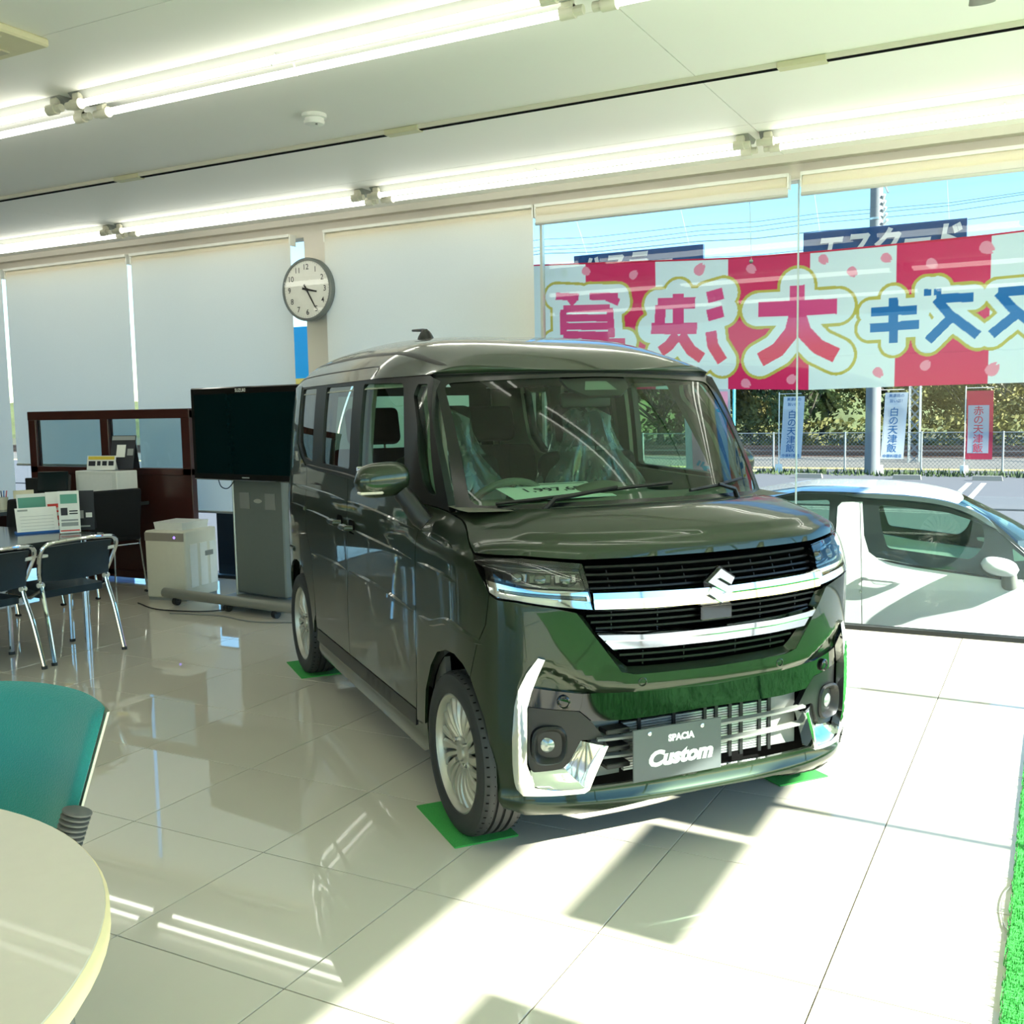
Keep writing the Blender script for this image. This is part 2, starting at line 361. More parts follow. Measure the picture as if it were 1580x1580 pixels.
# ------------------------------------------------------------------ ceiling lights
def lamp(x0, x1, y, label):
    o = thing('fluorescent_light', label, 'light', ((x0 + x1) / 2, y, CZ), group='fluorescent batten lights')
    w = x1 - x0
    MB().prism([(-.085, 0), (.085, 0), (.045, -.035), (-.045, -.035)], -w / 2 + .03, w / 2 - .03, lambda a, b, z: (z, a, b)).build('housing', mat('lamp_housing_grey', (150, 152, 144), .5), o, ang=0)
    for s in (-1, 1):
        MB().cyl((-w / 2 + .11, s * .082, -.062), (w / 2 - .11, s * .082, -.062), .0165, 12).build('tube', M_tube, o)
        for e in (-1, 1):
            q = MB().cyl((e * (w / 2 - .115), s * .082, -.062), (e * (w / 2 - .055), s * .082, -.062), .026, 12)
            q.cyl((e * (w / 2 - .055), s * .082, -.062), (e * (w / 2 - .02), s * .082, -.062), .019, 10).box((e * (w / 2 - .08), s * .07, -.03), (.05, .03, .05), None, .006)
            q.build('socket', M_grey if False else M_cream, o)
        for xx in (-.05,):
            MB().tube([(xx, s * .06, -.03), (xx, s * .082, -.082), (xx, s * .1, -.06)], .004, 6).build('clip', M_white, o)
    return o
pos = {(6.11, 0): [-9.58, -6.858, -4.324, -1.60, 1.10], (3.62, 0): [-9.7, -7.0, -4.30, -1.61, 1.09], (1.08, 0): [-9.7, -7.0, -4.30, -1.62, 1.08], (-1.45, 0): [-9.7, -7.0, -4.3, -1.62, 1.08]}
rown = {6.11: 'row beside the glazed wall', 3.62: 'row over the middle', 1.08: 'row over the round table', -1.45: 'rearmost row'}
for (y, _), xsr in pos.items():
    for k, (a, b) in enumerate(zip(xsr, xsr[1:])):
        lamp(a, b, y, 'twin tube light, %s from left in the %s' % (['first', 'second', 'third', 'fourth'][k], rown[y]))
# ceiling rail with joint covers
o = thing('ceiling_rail', 'long dark slotted rail along the ceiling between the light rows', 'rail', (-4, 4.9, CZ))
MB().span((-7, -.022, -.022), (7.2, -.004, 0)).span((-7, .014, -.022), (7.2, .03, 0)).build('side_strip', M_cream, o, ang=0)
MB().span((-7, -.008, -.026), (7.2, .018, -.002)).build('slot', M_dark, o, ang=0)
for x in (-5.39, -3.25, -1.08, 1.1):
    MB().span((x + 4 - .11, -.028, -.03), (x + 4 + .11, .034, -.001), .003).build('joint_cover', mat('joint_cover', (200, 196, 160), .5), o)
# smoke detector, air conditioner, spotlights
o = thing('smoke_detector', 'round white smoke detector on the ceiling', 'detector', (-3.50, 4.44, CZ))
MB().lathe([(.0, 0), (.065, 0), (.065, -.018), (.05, -.022), (.05, -.034), (.055, -.036), (.05, -.05), (.03, -.056), (0, -.057)], 24).build('base', M_white, o)
MB().cyl((.03, -.02, -.054), (.03, -.02, -.06), .006, 8).build('lens', M_grey, o)
o = thing('ceiling_air_conditioner', 'beige ceiling cassette air conditioner cut by the top left corner', 'air conditioner', (-4.215, 2.53, CZ))
MB().span((-.485, -.485, -.035), (.485, .485, 0), .008).build('panel', mat('beige_plastic', (214, 206, 170), .5), o)
g = MB()
for k in range(9): g.span((-.26, -.24 + k * .06, -.042), (.26, -.215 + k * .06, -.034))
g.build('grille', M_cream, o, ang=0)
for a in range(4):
    R = rot_z(a * PI / 2); MB().box(R @ Vector((0, .40, -.037)), (.6, .07, .01) if a % 2 == 0 else (.07, .6, .01), None, .002).build('vane', mat('beige_vane', (190, 184, 156), .5), o)
for x, y, l in ((-3.42, 2.70, 'small dark ceiling spotlight at the top left edge'), (-.29, 4.54, 'small grey ceiling spotlight at the top right edge')):
    o = thing('spotlight', l, 'spotlight', (x, y - .42, CZ)); MB().cyl((0, 0, 0), (0, 0, -.025), .05, 16).build('base', M_cream, o); MB().tube([(0, 0, -.025), (0, 0, -.05), (0, .03, -.08)], .012, 8).build('arm', M_grey, o)
    MB().lathe([(.0, 0), (.035, .0), (.045, .07), (.04, .07), (.03, .02), (0, .015)], 18, axis_mat((0, .03, -.08), (0, .5, -1))).build('head', M_grey, o)
# wall clock
ck = thing('wall_clock', 'round white wall clock with a grey rim hung on the pillar', 'clock', (-5.335, WY - .10, 2.425))
cm = axis_mat((0, 0, 0), (0, -1, 0), (1, 0, 0))
MB().lathe([(0, 0), (.235, 0), (.25, .012), (.25, .05), (.243, .062), (.228, .062), (.226, .052), (.226, .044), (0, .044)], 48, cm).build('rim', mat('grey_rim', (118, 124, 122), .3, .5), ck)
MB().lathe([(0, .048), (.227, .048), (.227, .051), (0, .051)], 48, cm).build('dial', M_paper, ck)
tx = MB(); tk = MB(); cf = lambda a, b, d=.0525: (a, -d, b)
for h in range(1, 13):
    a = PI / 2 - h * PI / 6; cx, cy = .178 * math.cos(a), .178 * math.sin(a)
    q = textmesh(str(h), lambda u, v: cf(cx + u, cy + v), off=.006, size=.062); tx.add(q.v, q.f)
for h in range(60):
    a = h * PI / 30; r0 = .214 if h % 5 else .208
    tk.add([cf(r0 * math.cos(a - .006), r0 * math.sin(a - .006)), cf(.22 * math.cos(a - .006), .22 * math.sin(a - .006)), cf(.22 * math.cos(a + .006), .22 * math.sin(a + .006)), cf(r0 * math.cos(a + .006), r0 * math.sin(a + .006))], [(0, 1, 2, 3)])
tx.build('numerals', M_ink, ck, ang=0, recalc=False); tk.build('minute_marks', M_inkgrey, ck, ang=0, recalc=False)
def hand(nm, a, l, w, d):
    u = (math.cos(a), math.sin(a)); p = (-u[1], u[0])
    MB().prism([(-u[0] * .045 + p[0] * w, -u[1] * .045 + p[1] * w), (-u[0] * .045 - p[0] * w, -u[1] * .045 - p[1] * w), (u[0] * l - p[0] * w * .6, u[1] * l - p[1] * w * .6), (u[0] * l + p[0] * w * .6, u[1] * l + p[1] * w * .6)], d, d + .003, lambda a, b, z: (a, -z, b)).build(nm, M_black, ck, ang=0)
hand('hour_hand', PI / 2 - (3 + 25 / 60) * PI / 6, .10, .009, .054); hand('minute_hand', PI / 2 - 25 * PI / 30, .165, .007, .058)
MB().cyl((0, -.052, 0), (0, -.064, 0), .012, 12).build('hub', M_black, ck)
MB().add([cm @ Vector((.2275 * math.cos(k * PI / 20), .2275 * math.sin(k * PI / 20), .0642)) for k in range(40)], [tuple(range(40))]).build('glass', glass('clock_glass', (254, 254, 254), .9), ck, ang=0)
MB().cyl((0, 0, 0), (0, .085, 0), .05, 16).build('wall_mount', M_white, ck)
# ------------------------------------------------------------------ the van: surface functions (van frame: x forward from the front axle, y left, z up)
def interp(pts, x):
    X = pts[0]; i = bisect_right(X, x)
    if i <= 0: return pts[1][0]
    if i >= len(X): return pts[1][-1]
    a, b = X[i - 1], X[i]; c, d = pts[1][i - 1], pts[1][i]
    return c + (d - c) * (x - a) / (b - a) if b > a else c
def catmull(pts, n=8):
    out = []; P = [tuple(2 * a - b for a, b in zip(pts[0], pts[1]))] + list(pts) + [tuple(2 * a - b for a, b in zip(pts[-1], pts[-2]))]
    for i in range(1, len(P) - 2):
        for k in range(n):
            t = k / n
            out.append(tuple(.5 * ((2 * b) + (c - a) * t + (2 * a - 5 * b + 4 * c - d) * t * t + (-a + 3 * b - 3 * c + d) * t ** 3) for a, b, c, d in zip(P[i - 1], P[i], P[i + 1], P[i + 2])))
    return out + [tuple(pts[-1])]
def tab(pts): return ([p[0] for p in pts], [p[1] for p in pts])
def smooth(t):
    t = 0 if t < 0 else 1 if t > 1 else t
    return t * t * (3 - 2 * t)
PLAN = catmull([(.49, 0), (.484, .2), (.463, .38), (.433, .5), (.388, .6), (.335, .66), (.25, .708), (.12, .733), (-.05, .7375), (-.6, .7375), (-1.2, .7375), (-1.8, .7375), (-2.4, .737), (-2.6, .731), (-2.74, .708), (-2.84, .655), (-2.89, .56), (-2.908, .38), (-2.912, .2), (-2.914, 0)], 24)
SS = [0]
for a, b in zip(PLAN, PLAN[1:]): SS.append(SS[-1] + math.hypot(a[0] - b[0], a[1] - b[1]))
SX = (SS, [p[0] for p in PLAN]); SYT = (SS, [p[1] for p in PLAN]); SMAX = SS[-1]; PYX = tab([(q[0], q[1]) for q in PLAN[::-1]])
ZP = tab(catmull([(.16, .700), (.22, .716), (.32, .731), (.5, .7365), (.7, .7375), (.9, .737), (1.0, .733), (1.1, .723)], 12))
XC = tab(catmull([(.14, .44), (.20, .470), (.24, .468), (.30, .470), (.42, .477), (.55, .481), (.72, .490), (.84, .492), (.90, .480), (.96, .450), (1.0, .425), (1.06, .36)], 10))
XR = tab(catmull([(.16, -2.90), (.5, -2.914), (.9, -2.914), (1.1, -2.90), (1.55, -2.84), (1.7, -2.80)], 8))
ZR = tab(catmull([(-2.93, 1.60), (-2.88, 1.66), (-2.80, 1.71), (-2.5, 1.765), (-2.0, 1.785), (-1.5, 1.782), (-1.0, 1.755), (-.7, 1.718), (-.5, 1.665), (-.40, 1.615), (-.34, 1.580)], 12))
def topw(x): return .678 - .066 * smooth((x + 1.05) / .55)
def halfw(x, z):
    if z <= 1.1: return interp(ZP, z)
    k = (z - 1.1) / .475
    return .723 - (.723 - topw(x)) * (.35 * k + .65 * k * k)
def surf0(s, z):
    sg = 1 if s >= 0 else -1; a = abs(s); x = interp(SX, a); y = interp(SYT, a)
    hw = halfw(x, z) / .7375
    if x > -.5: hw -= .088 * smooth((z - .95) / .14) * smooth((x + .45) / .32)
    wf = smooth(x / .49) ** .7 if x > 0 else 0
    wr = smooth((-2.2 - x) / .7)
    return Vector((x + wf * (interp(XC, z) - .49) + wr * (interp(XR, z) + 2.914), sg * y * hw, z))
def nrm(fn, a, b, e=.014):
    n = (fn(a + e, b) - fn(a - e, b)).cross(fn(a, b + e) - fn(a, b - e)); return n.normalized() if n.length > 1e-12 else Vector((0, 0, 1))
def offs(fn): return lambda a, b, off=0.: fn(a, b) + (nrm(fn, a, b) * off if off else Vector((0, 0, 0)))
surf = offs(surf0)
PXY = tab([(q[0], q[1] / .7375) for q in PLAN[::-1] if q[0] < -.06])
def roofhw(x): return halfw(x, 1.575) * (interp(PXY, x - .075 * smooth((-2.2 - x) / .7)) if x < -1 else 1.) or 1e-3
def roof0(x, y):
    ye = roofhw(x); k = min(1, abs(y) / ye)
    return Vector((x, y, 1.575 + (interp(ZR, x) - 1.575) * (1 - k ** 4.6)))
roof = offs(roof0)
def pip(p, poly):
    c = False; x, y = p; j = len(poly) - 1
    for i in range(len(poly)):
        a, b = poly[i], poly[j]
        if (a[1] > y) != (b[1] > y) and x < (b[0] - a[0]) * (y - a[1]) / (b[1] - a[1]) + a[0]: c = not c
        j = i
    return c
def area(p): return sum(a[0] * b[1] - b[0] * a[1] for a, b in zip(p, p[1:] + p[:1])) / 2
def inset(p, d):
    """shrink a CCW polygon by d"""
    out = []; n = len(p)
    for i in range(n):
        a, b, c = Vector(p[i - 1]), Vector(p[i]), Vector(p[(i + 1) % n])
        u = (b - a); v = (c - b)
        if u.length < 1e-9 or v.length < 1e-9: out.append(tuple(b)); continue
        u.normalize(); v.normalize(); n1 = Vector((-u.y, u.x)); n2 = Vector((-v.y, v.x)); m = n1 + n2
        k = m.length
        if k < .3: out.append(tuple(b + n1 * d)); continue
        m.normalize(); out.append(tuple(b + m * min(d / max(.35, m.dot(n1)), 3 * abs(d)) if d > 0 else b + m * max(d / max(.35, m.dot(n1)), -3 * abs(d))))
    return out
def rnd(p, r, n=4):
    """round the corners of a polygon"""
    out = []; k = len(p)
    for i in range(k):
        a, b, c = Vector(p[i - 1]), Vector(p[i]), Vector(p[(i + 1) % k]); l = min(r, (a - b).length * .45, (c - b).length * .45)
        p0 = b + (a - b).normalized() * l; p1 = b + (c - b).normalized() * l
        for j in range(n + 1):
            t = j / n; out.append(tuple(p0 * (1 - t) ** 2 + b * 2 * t * (1 - t) + p1 * t * t))
    return out
def mir(p): return [(-a, b) for a, b in p][::-1]
def sym(p): return list(p) + mir(p)
def resample(p, step):
    out = []
    for a, b in zip(p, p[1:] + p[:1]):
        l = math.hypot(b[0] - a[0], b[1] - a[1]); n = max(1, int(math.ceil(l / step)))
        out += [(a[0] + (b[0] - a[0]) * t / n, a[1] + (b[1] - a[1]) * t / n) for t in range(n)]
    return out
def panel(name, poly, fn, m, parent, holes=(), step=.035, thick=.012, gap=.0014, off=0., dfn=None):
    """a sheet cut to a polygon (with holes) on a curved surface, analytic normals, folded edges"""
    if area(poly) < 0: poly = poly[::-1]
    poly = inset(poly, gap) if gap else poly
    hs = [h if area(h) > 0 else h[::-1] for h in holes]
    F = fn if dfn is None else (lambda a, b, o=0.: fn(a, b, o + dfn(a, b)))
    base = lambda a, b: F(a, b, off)
    bp = resample(poly, step); hp = [resample(h, step) for h in hs]
    pts = []; edges = []
    for L in [bp] + hp:
        o = len(pts); pts += L; edges += [(o + i, o + (i + 1) % len(L)) for i in range(len(L))]
    nb = len(pts); x0 = min(p[0] for p in bp); x1 = max(p[0] for p in bp); y0 = min(p[1] for p in bp); y1 = max(p[1] for p in bp)
    occ = {}
    for p in pts: occ.setdefault((int(p[0] // step), int(p[1] // step)), []).append(p)
    r = 0; y = y0 + step * .5
    while y < y1:
        x = x0 + (step * .5 if r % 2 else 0)
        while x < x1:
            q = (x, y)
            if pip(q, bp) and not any(pip(q, h) for h in hp):
                ci, cj = int(x // step), int(y // step)
                if all((x - w[0]) ** 2 + (y - w[1]) ** 2 > (step * .45) ** 2 for i in (-1, 0, 1) for j in (-1, 0, 1) for w in occ.get((ci + i, cj + j), ())): pts.append(q)
            x += step
        y += step * .866; r += 1
    V, E_, Fc, *_ = delaunay_2d_cdt([Vector(p) for p in pts], edges, [], 0, 1e-7)
    tris = []
    for f in Fc:
        c = ((V[f[0]].x + V[f[1]].x + V[f[2]].x) / 3, (V[f[0]].y + V[f[1]].y + V[f[2]].y) / 3)
        if pip(c, bp) and not any(pip(c, h) for h in hp):
            ar = (V[f[1]].x - V[f[0]].x) * (V[f[2]].y - V[f[0]].y) - (V[f[2]].x - V[f[0]].x) * (V[f[1]].y - V[f[0]].y)
            if abs(ar) > 1e-10: tris.append(tuple(f) if ar > 0 else tuple(f)[::-1])
    P = [base(v.x, v.y) for v in V]; N = [nrm(base, v.x, v.y) for v in V]
    verts = list(P); faces = list(tris); ln = [N[i] for t in tris for i in t]
    if thick:
        for L, sgn in [(bp, 1)] + [(h, -1) for h in hp]:
            L2 = L if sgn > 0 else L[::-1]
            o = len(verts); k = len(L2)
            for a, b in L2:
                p = base(a, b); n = nrm(base, a, b); verts += [p, p - n * thick]
            for i in range(k):
                a, b = o + 2 * i, o + 2 * ((i + 1) % k); q = (a, a + 1, b + 1, b)
                fnm = (verts[a + 1] - verts[a]).cross(verts[b] - verts[a]); fnm = fnm.normalized() if fnm.length > 1e-12 else Vector((0, 0, 1))
                faces.append(q); ln += [fnm] * 4
    me = bpy.data.meshes.new(name); me.from_pydata([tuple(v) for v in verts], [], faces); me.shade_smooth()
    if len(ln) == len(me.loops): me.normals_split_custom_set([tuple(n) for n in ln])
    me.materials.append(m); ob = bpy.data.objects.new(name, me); COL.objects.link(ob); ob.parent = parent
    return ob
def ribbon(name, path, fn, w, h, m, parent, off=0., closed=False, taper=True, prof=None):
    """a raised strip along a path on a surface: trapezoid section, width w, height h"""
    P = catmull(path, 6) if len(path) > 2 else resample(path + path[::-1], .03)[:int(math.hypot(path[1][0] - path[0][0], path[1][1] - path[0][1]) / .03) + 2]
    if len(path) == 2: P = [tuple(path[0][i] + (path[1][i] - path[0][i]) * t / 24 for i in (0, 1)) for t in range(25)]
    prof = prof or [(-.5, 0), (-.3, 1), (.3, 1), (.5, 0)]
    vs = []; fs = []; k = len(P); q = len(prof)
    for i, p in enumerate(P):
        a = P[max(i - 1, 0)]; b = P[min(i + 1, k - 1)]; t = Vector((b[0] - a[0], b[1] - a[1])).normalized(); n = Vector((-t.y, t.x))
        sc_ = 1. if not taper else min(1., .15 + min(i, k - 1 - i) / 3)
        for u, v in prof: vs.append(fn(p[0] + n.x * u * w * sc_, p[1] + n.y * u * w * sc_, off + v * h * sc_))
    for i in range(k - 1):
        for j in range(q - 1): fs.append((i * q + j, i * q + j + 1, (i + 1) * q + j + 1, (i + 1) * q + j))
    fs += [tuple(range(q)), tuple((k - 1) * q + j for j in range(q))]
    return MB().add(vs, fs).build(name, m, parent, ang=40)
# ------------------------------------------------------------------ the van: build
van = thing('car', 'dark olive green boxy van with a chrome grille parked on four green mats', 'car', (-1.3310, 3.4605, .006), math.radians(-38.4))
GAPM = .0022
# front bumper -----------------------------------------------------------------
CO = [(-.60, .681), (-.634, .632), (-.658, .577), (-.669, .527), (-.678, .426), (-.679, .339), (-.676, .255), (-.659, .234), (-.557, .237), (-.463, .241), (-.447, .251), (-.383, .39)]
CI = [(-.466, .400), (-.503, .331), (-.523, .312), (-.627, .303), (-.636, .342), (-.632, .52), (-.618, .574), (-.600, .624), (-.579, .675)]
DF = [(-1.43, .29), (-1.40, .43), (-1.385, .7), (-1.37, 1.0), (-1.36, 1.104)]                      # door / fender gap
ARF = [(-1.335, .20), (-1.332, .302), (-1.296, .441), (-1.227, .546), (-1.158, .606), (-1.07, .632), (-.988, .635), (-.925, .617), (-.872, .582)]
GAPB = [(-.872, .582), (-.853, .634), (-.83, .694), (-.784, .768), (-.770, .845), (-.765, .868)]
HLo = [(-.845, .984), (-.791, .979), (-.637, .982), (-.487, .967), (-.445, .962), (-.437, .88), (-.428, .822), (-.545, .835), (-.666, .853), (-.734, .856), (-.765, .868), (-.787, .907)]
bumper_half = [(0, .606), (-.29, .611), (-.335, .622), (-.482, .818), (-.545, .833), (-.666, .851), (-.734, .854)] + GAPB[::-1] + [(-.837, .53), (-.796, .461), (-.765, .343), (-.757, .208), (-.735, .165), (-.67, .150), (-.56, .160), (-.467, .178), (-.25, .200), (0, .204)]
bumper = bumper_half[::-1] + [(-a, b) for a, b in bumper_half][1:-1]
hole_half = [(0, .540), (-.32, .550), (-.461, .551), (-.628, .578), (-.655, .53), (-.664, .34), (-.660, .252), (-.463, .246), (-.447, .257), (-.2, .262), (0, .266)]
hole = hole_half + [(-a, b) for a, b in hole_half[::-1]][1:-1]
BT = tab([(0, .556), (.266, .560), (.406, .576), (.50, .622), (.58, .662), (.66, .60), (.7, .5)])
def bumper_d(s, z):
    a = abs(s); t = interp(BT, a); d = 0.
    if z > .535: d -= .034 * smooth((t - z) / .05 + .15) * smooth((.66 - a) / .06)
    if z < .24: d += .012 * smooth((.24 - z) / .03) - .02 * smooth((.185 - z) / .03)
    # chamfer running round the grille
    return d
panel('front_bumper', bumper, surf, M_paint, van, [hole], step=.022, dfn=bumper_d)
# grille surround, slats and bars -------------------------------------------------
out_h = [(-.482, .816), (-.41, .722), (-.335, .621), (-.29, .611), (-.15, .607), (0, .606)]; in_h = [(-.455, .80), (-.383, .70), (-.318, .637), (-.285, .628), (-.15, .624), (0, .622)]
Oh = catmull(out_h, 5); Ih = catmull(in_h, 5); Oh = Oh + [(-a, b) for a, b in Oh[::-1]][1:]; Ih = Ih + [(-a, b) for a, b in Ih[::-1]][1:]
mb = MB(); k = len(Oh)
vs = [surf(*p, -.001) for p in Oh] + [surf(*p, -.028) for p in Ih]
mb.add(vs, [(i, i + 1, k + i + 1, k + i) for i in range(k - 1)]); mb.build('grille_surround', M_paint, van, ang=50)
gop = [(-.445, .966), (-.43, .82), (-.47, .80), (-.385, .690), (-.32, .632), (-.285, .622), (0, .614)]
gop = gop[::-1] + [(-a, b) for a, b in gop][1:]
panel('grille_backing', gop, surf, M_dark, van, step=.06, off=-.075, thick=0)
def slat(z, s1, off=-.018, h=.011, d=.03):
    pr = [(-.5, -1), (-.5, -.25), (-.2, 0), (.4, 0), (.5, -.3), (.5, -1)]
    return ribbon('grille_slat', [(-s1, z + .004), (-s1 / 2, z), (0, z - .002), (s1 / 2, z), (s1, z + .004)], surf, h, d, M_grille, van, off=off - .006, taper=False, prof=pr)
for z, s1 in ((.954, .432), (.931, .434), (.909, .436), (.887, .43), (.796, .446), (.775, .432), (.755, .415), (.664, .335), (.642, .305)): slat(z, s1)
mb = MB()
for z0, z1, ss in ((.885, .955, [-.36, -.27, -.18, -.09, .09, .18, .27, .36]), (.745, .81, [-.36, -.2, .2, .36]), (.63, .675, [-.25, -.1, .1, .25])):
    for s_ in ss: mb.add([surf(s_ - .002, z0, -.034), surf(s_ + .002, z0, -.034), surf(s_ + .002, z1, -.034), surf(s_ - .002, z1, -.034)], [(0, 1, 2, 3)])
mb.build('grille_rib', M_grille, van, ang=0)
def bar(name, top, bot, ends, off=.006):
    """chrome bar: upper bevel, crown, lower bevel"""
    mb = MB(); n = 40; rows = [(0, -.03), (0, .0), (.13, .014), (.42, .016), (.52, .008), (.9, .010), (1, .002), (1, -.03)]; vs = []
    for i in range(n + 1):
        u = -1 + 2 * i / n
        for t, o in rows:
            se = ends[0] + (ends[1] - ends[0]) * t; zt = interp(top, abs(u)); zb = interp(bot, abs(u)); vs.append(surf(u * se, zt + (zb - zt) * t, off + o))
    q = len(rows); fs = [(i * q + j, i * q + j + 1, (i + 1) * q + j + 1, (i + 1) * q + j) for i in range(n) for j in range(q - 1)] + [tuple(range(q)), tuple(n * q + j for j in range(q))]
    return mb.add(vs, fs).build(name, M_chrome, van, ang=25)
bar('chrome_bar', tab([(0, .872), (.6, .878), (1, .882)]), tab([(0, .812), (.6, .815), (1, .822)]), (.434, .428))
bar('chrome_bar', tab([(0, .741), (.6, .744), (1, .755)]), tab([(0, .684), (.6, .686), (1, .691)]), (.425, .362), off=-.006)
EM = [(-1, .28), (-.05, 1), (.95, .40), (.70, .0), (-.12, .44), (-.28, .40), (1, -.28), (.05, -1), (-.95, -.40), (-.70, 0), (.12, -.44), (.28, -.40)]
emf = lambda sc_, z0: (lambda a, b, z: (.483 + z0 + z, a * .053 * sc_, .872 + b * .056 * sc_))
MB().prism(inset(EM[::-1], -.10), 0, .012, emf(1., .012)).build('badge_edge', M_gloss, van, ang=0)
MB().prism(inset(EM[::-1], .02), 0, .010, emf(1., .0235)).build('emblem', M_chrome, van, ang=0)
MB().span((.478, -.060, .760), (.493, .058, .808), .004).build('camera_plate', M_gloss, van)
# headlights ----------------------------------------------------------------------
def both(fnc):
    for sgn in (1, -1): fnc(sgn)
def pm(p, sgn): return p if sgn > 0 else mir(p)
def headlight(sgn):
    q = lambda p: pm(p, sgn)
    hb = panel('headlight', q(HLo), surf, M_gloss, van, step=.03, off=-.05, thick=0)
    rim = q(HLo); rr = rim if area(rim) > 0 else rim[::-1]; rr = resample(rr, .03); k = len(rr)
    MB().add([surf(*p, -.001) for p in rr] + [surf(*p, -.05) for p in rr], [(i, (i + 1) % k, (i + 1) % k + k, i + k) for i in range(k)]).build('headlight_bezel', M_gloss, hb, ang=0)
    panel('daytime_strip', q([(-.786, .912), (-.66, .896), (-.441, .881), (-.430, .823), (-.545, .837), (-.666, .855), (-.734, .859), (-.766, .873)]), surf, M_chrome, hb, [q([(-.735, .888), (-.65, .882), (-.448, .866), (-.446, .850), (-.55, .862), (-.66, .871), (-.725, .876)])], step=.02, off=-.008, thick=.02, dfn=lambda s, z: .006 * smooth((interp(tab([(.43, .840), (.55, .852), (.67, .866), (.78, .885)]), abs(s)) - z) / .01))
    panel('light_guide', q([(-.735, .888), (-.65, .882), (-.448, .866), (-.446, .850), (-.55, .862), (-.66, .871), (-.725, .876)]), surf, mat('smoked_lens', (46, 50, 50), .1, coat=.5), hb, step=.03, off=-.022, thick=0)
    M_sm = mat('smoked_reflector', (92, 96, 94), .12, .85)
    for s_, w_ in ((-.50, .035), (-.585, .035), (-.67, .03)):
        c = surf(sgn * s_ if sgn > 0 else -s_, .927, -.046); n = nrm(surf0, s_ if sgn > 0 else -s_, .927); mt = axis_mat(c, n)
        pb = MB().box((0, 0, .004), (.030, w_ * 2, .012), mt.to_3x3(), .003); pb.v = [(v[0] + c.x, v[1] + c.y, v[2] + c.z) for v in pb.v]; pb.build('reflector_cell', M_sm, hb)
        MB().lathe([(.017, .010), (.019, .018), (.012, .025), (0, .028)], 18, mt).build('projector_lens', M_sm, hb)
    panel('reflector_shelf', q([(-.77, .925), (-.62, .910), (-.447, .895), (-.445, .886), (-.63, .900), (-.775, .915)]), surf, M_sm, hb, step=.03, off=-.022, thick=.01)
    panel('reflector_shelf', q([(-.80, .966), (-.63, .962), (-.452, .948), (-.450, .943), (-.63, .956), (-.795, .958)]), surf, M_sm, hb, step=.03, off=-.03, thick=.01)
    panel('headlight_cover', q(HLo), surf, M_clear, hb, step=.02, off=.001, thick=0)
both(headlight)
# corner trims, fog lamps, intake -----------------------------------------------------
band = [(0, .545), (-.32, .553), (-.461, .555), (-.632, .58), (-.640, .516), (-.466, .498), (-.424, .462), (-.306, .457), (0, .463)]
bandf = band[::-1] + [(-a, b) for a, b in band][1:-1]
panel('gloss_band', bandf, surf, M_gloss, van, step=.025, off=-.022, thick=.02)
BZ = [(-.638, .516), (-.466, .498), (-.424, .46), (-.378, .40), (-.466, .402), (-.503, .331), (-.523, .310), (-.63, .300), (-.642, .335)]
def corner(sgn):
    q = lambda p: pm(p, sgn); o1 = -1 if sgn < 0 else 1
    bzl = panel('fog_lamp_bezel', q(rnd(BZ, .012)), surf, M_black, van, step=.025, off=-.024, thick=.02)
    c0 = (-.567 * o1, .392); n = (nrm(surf0, *c0) * .55 + Vector((1, 0, 0)) * .45).normalized(); c = surf(*c0, -.020)
    mt = axis_mat(c, n)
    mb = MB(); prof = [(.060, -.02), (.060, .006), (.054, .012), (.044, .004), (.038, -.012), (.03, -.02)]
    ring = []
    for r, h in prof:
        for j in range(28):
            a = 2 * PI * j / 28; cx, cy = math.cos(a), math.sin(a); e = (abs(cx) ** 3.2 + abs(cy) ** 3.2) ** (-1 / 3.2); ring.append(mt @ Vector((r * e * cx * 1.04, r * e * cy * .95, h)))
    mb.add(ring, [(i * 28 + j, i * 28 + (j + 1) % 28, (i + 1) * 28 + (j + 1) % 28, (i + 1) * 28 + j) for i in range(len(prof) - 1) for j in range(28)]).build('fog_lamp_ring', M_black, bzl)
    MB().lathe([(.03, -.018), (.026, -.006), (.012, .002), (0, .004)], 20, mt).build('fog_lamp', mat('lamp_lens', (150, 156, 152), .12, .6), bzl)
    # chrome C: raised facets
    bar_ = CO[:11] + [(-.455, .264), (-.47, .257), (-.56, .254), (-.618, .264), (-.636, .342)] + CI[5:]
    panel('corner_trim', q(bar_), surf, M_chrome, van, step=.015, off=.010, thick=.03, gap=0, dfn=lambda s, z: .008 * smooth((abs(s) - .628) / .02) * smooth((z - .25) / .03))
    panel('corner_trim_tray', q([(-.449, .262), (-.47, .252), (-.56, .250), (-.625, .262), (-.636, .303), (-.523, .312)]), surf, M_chrome, van, step=.02, off=.009, thick=0, gap=0, dfn=lambda s, z: -.045 * min(1, max(0, (z - .254) / .055)))
    a0 = lambda z: .383 + (.392 - z) * .467
    panel('corner_trim_fin', q([(-.466, .400), (-.383, .392), (-.447, .253), (-.523, .312), (-.503, .331)]), surf, M_chrome, van, step=.02, off=.014, thick=.05, gap=0, dfn=lambda s, z: -.052 * min(1, max(0, (abs(s) - a0(z) - .012) / .085)))
    panel('corner_marker', q([(-.674, .49), (-.659, .50), (-.655, .40), (-.672, .372)]), surf, mat('lamp_housing', (206, 196, 170), .2, coat=.6), van, step=.03, off=.013, thick=.004)
    for c1, rr, mm in (((-.519 * o1, .531), .017, M_gloss), ((-.264 * o1, .583), .012, M_paint)):
        n1 = nrm(surf0, *c1); MB().lathe([(rr * 1.25, -.004), (rr * 1.25, .003), (rr, .005), (rr * .85, .001), (rr * .5, .002), (0, .002)], 18, axis_mat(surf(*c1, -.016 if mm is M_gloss else -.002), n1)).build('parking_sensor', mm, van)
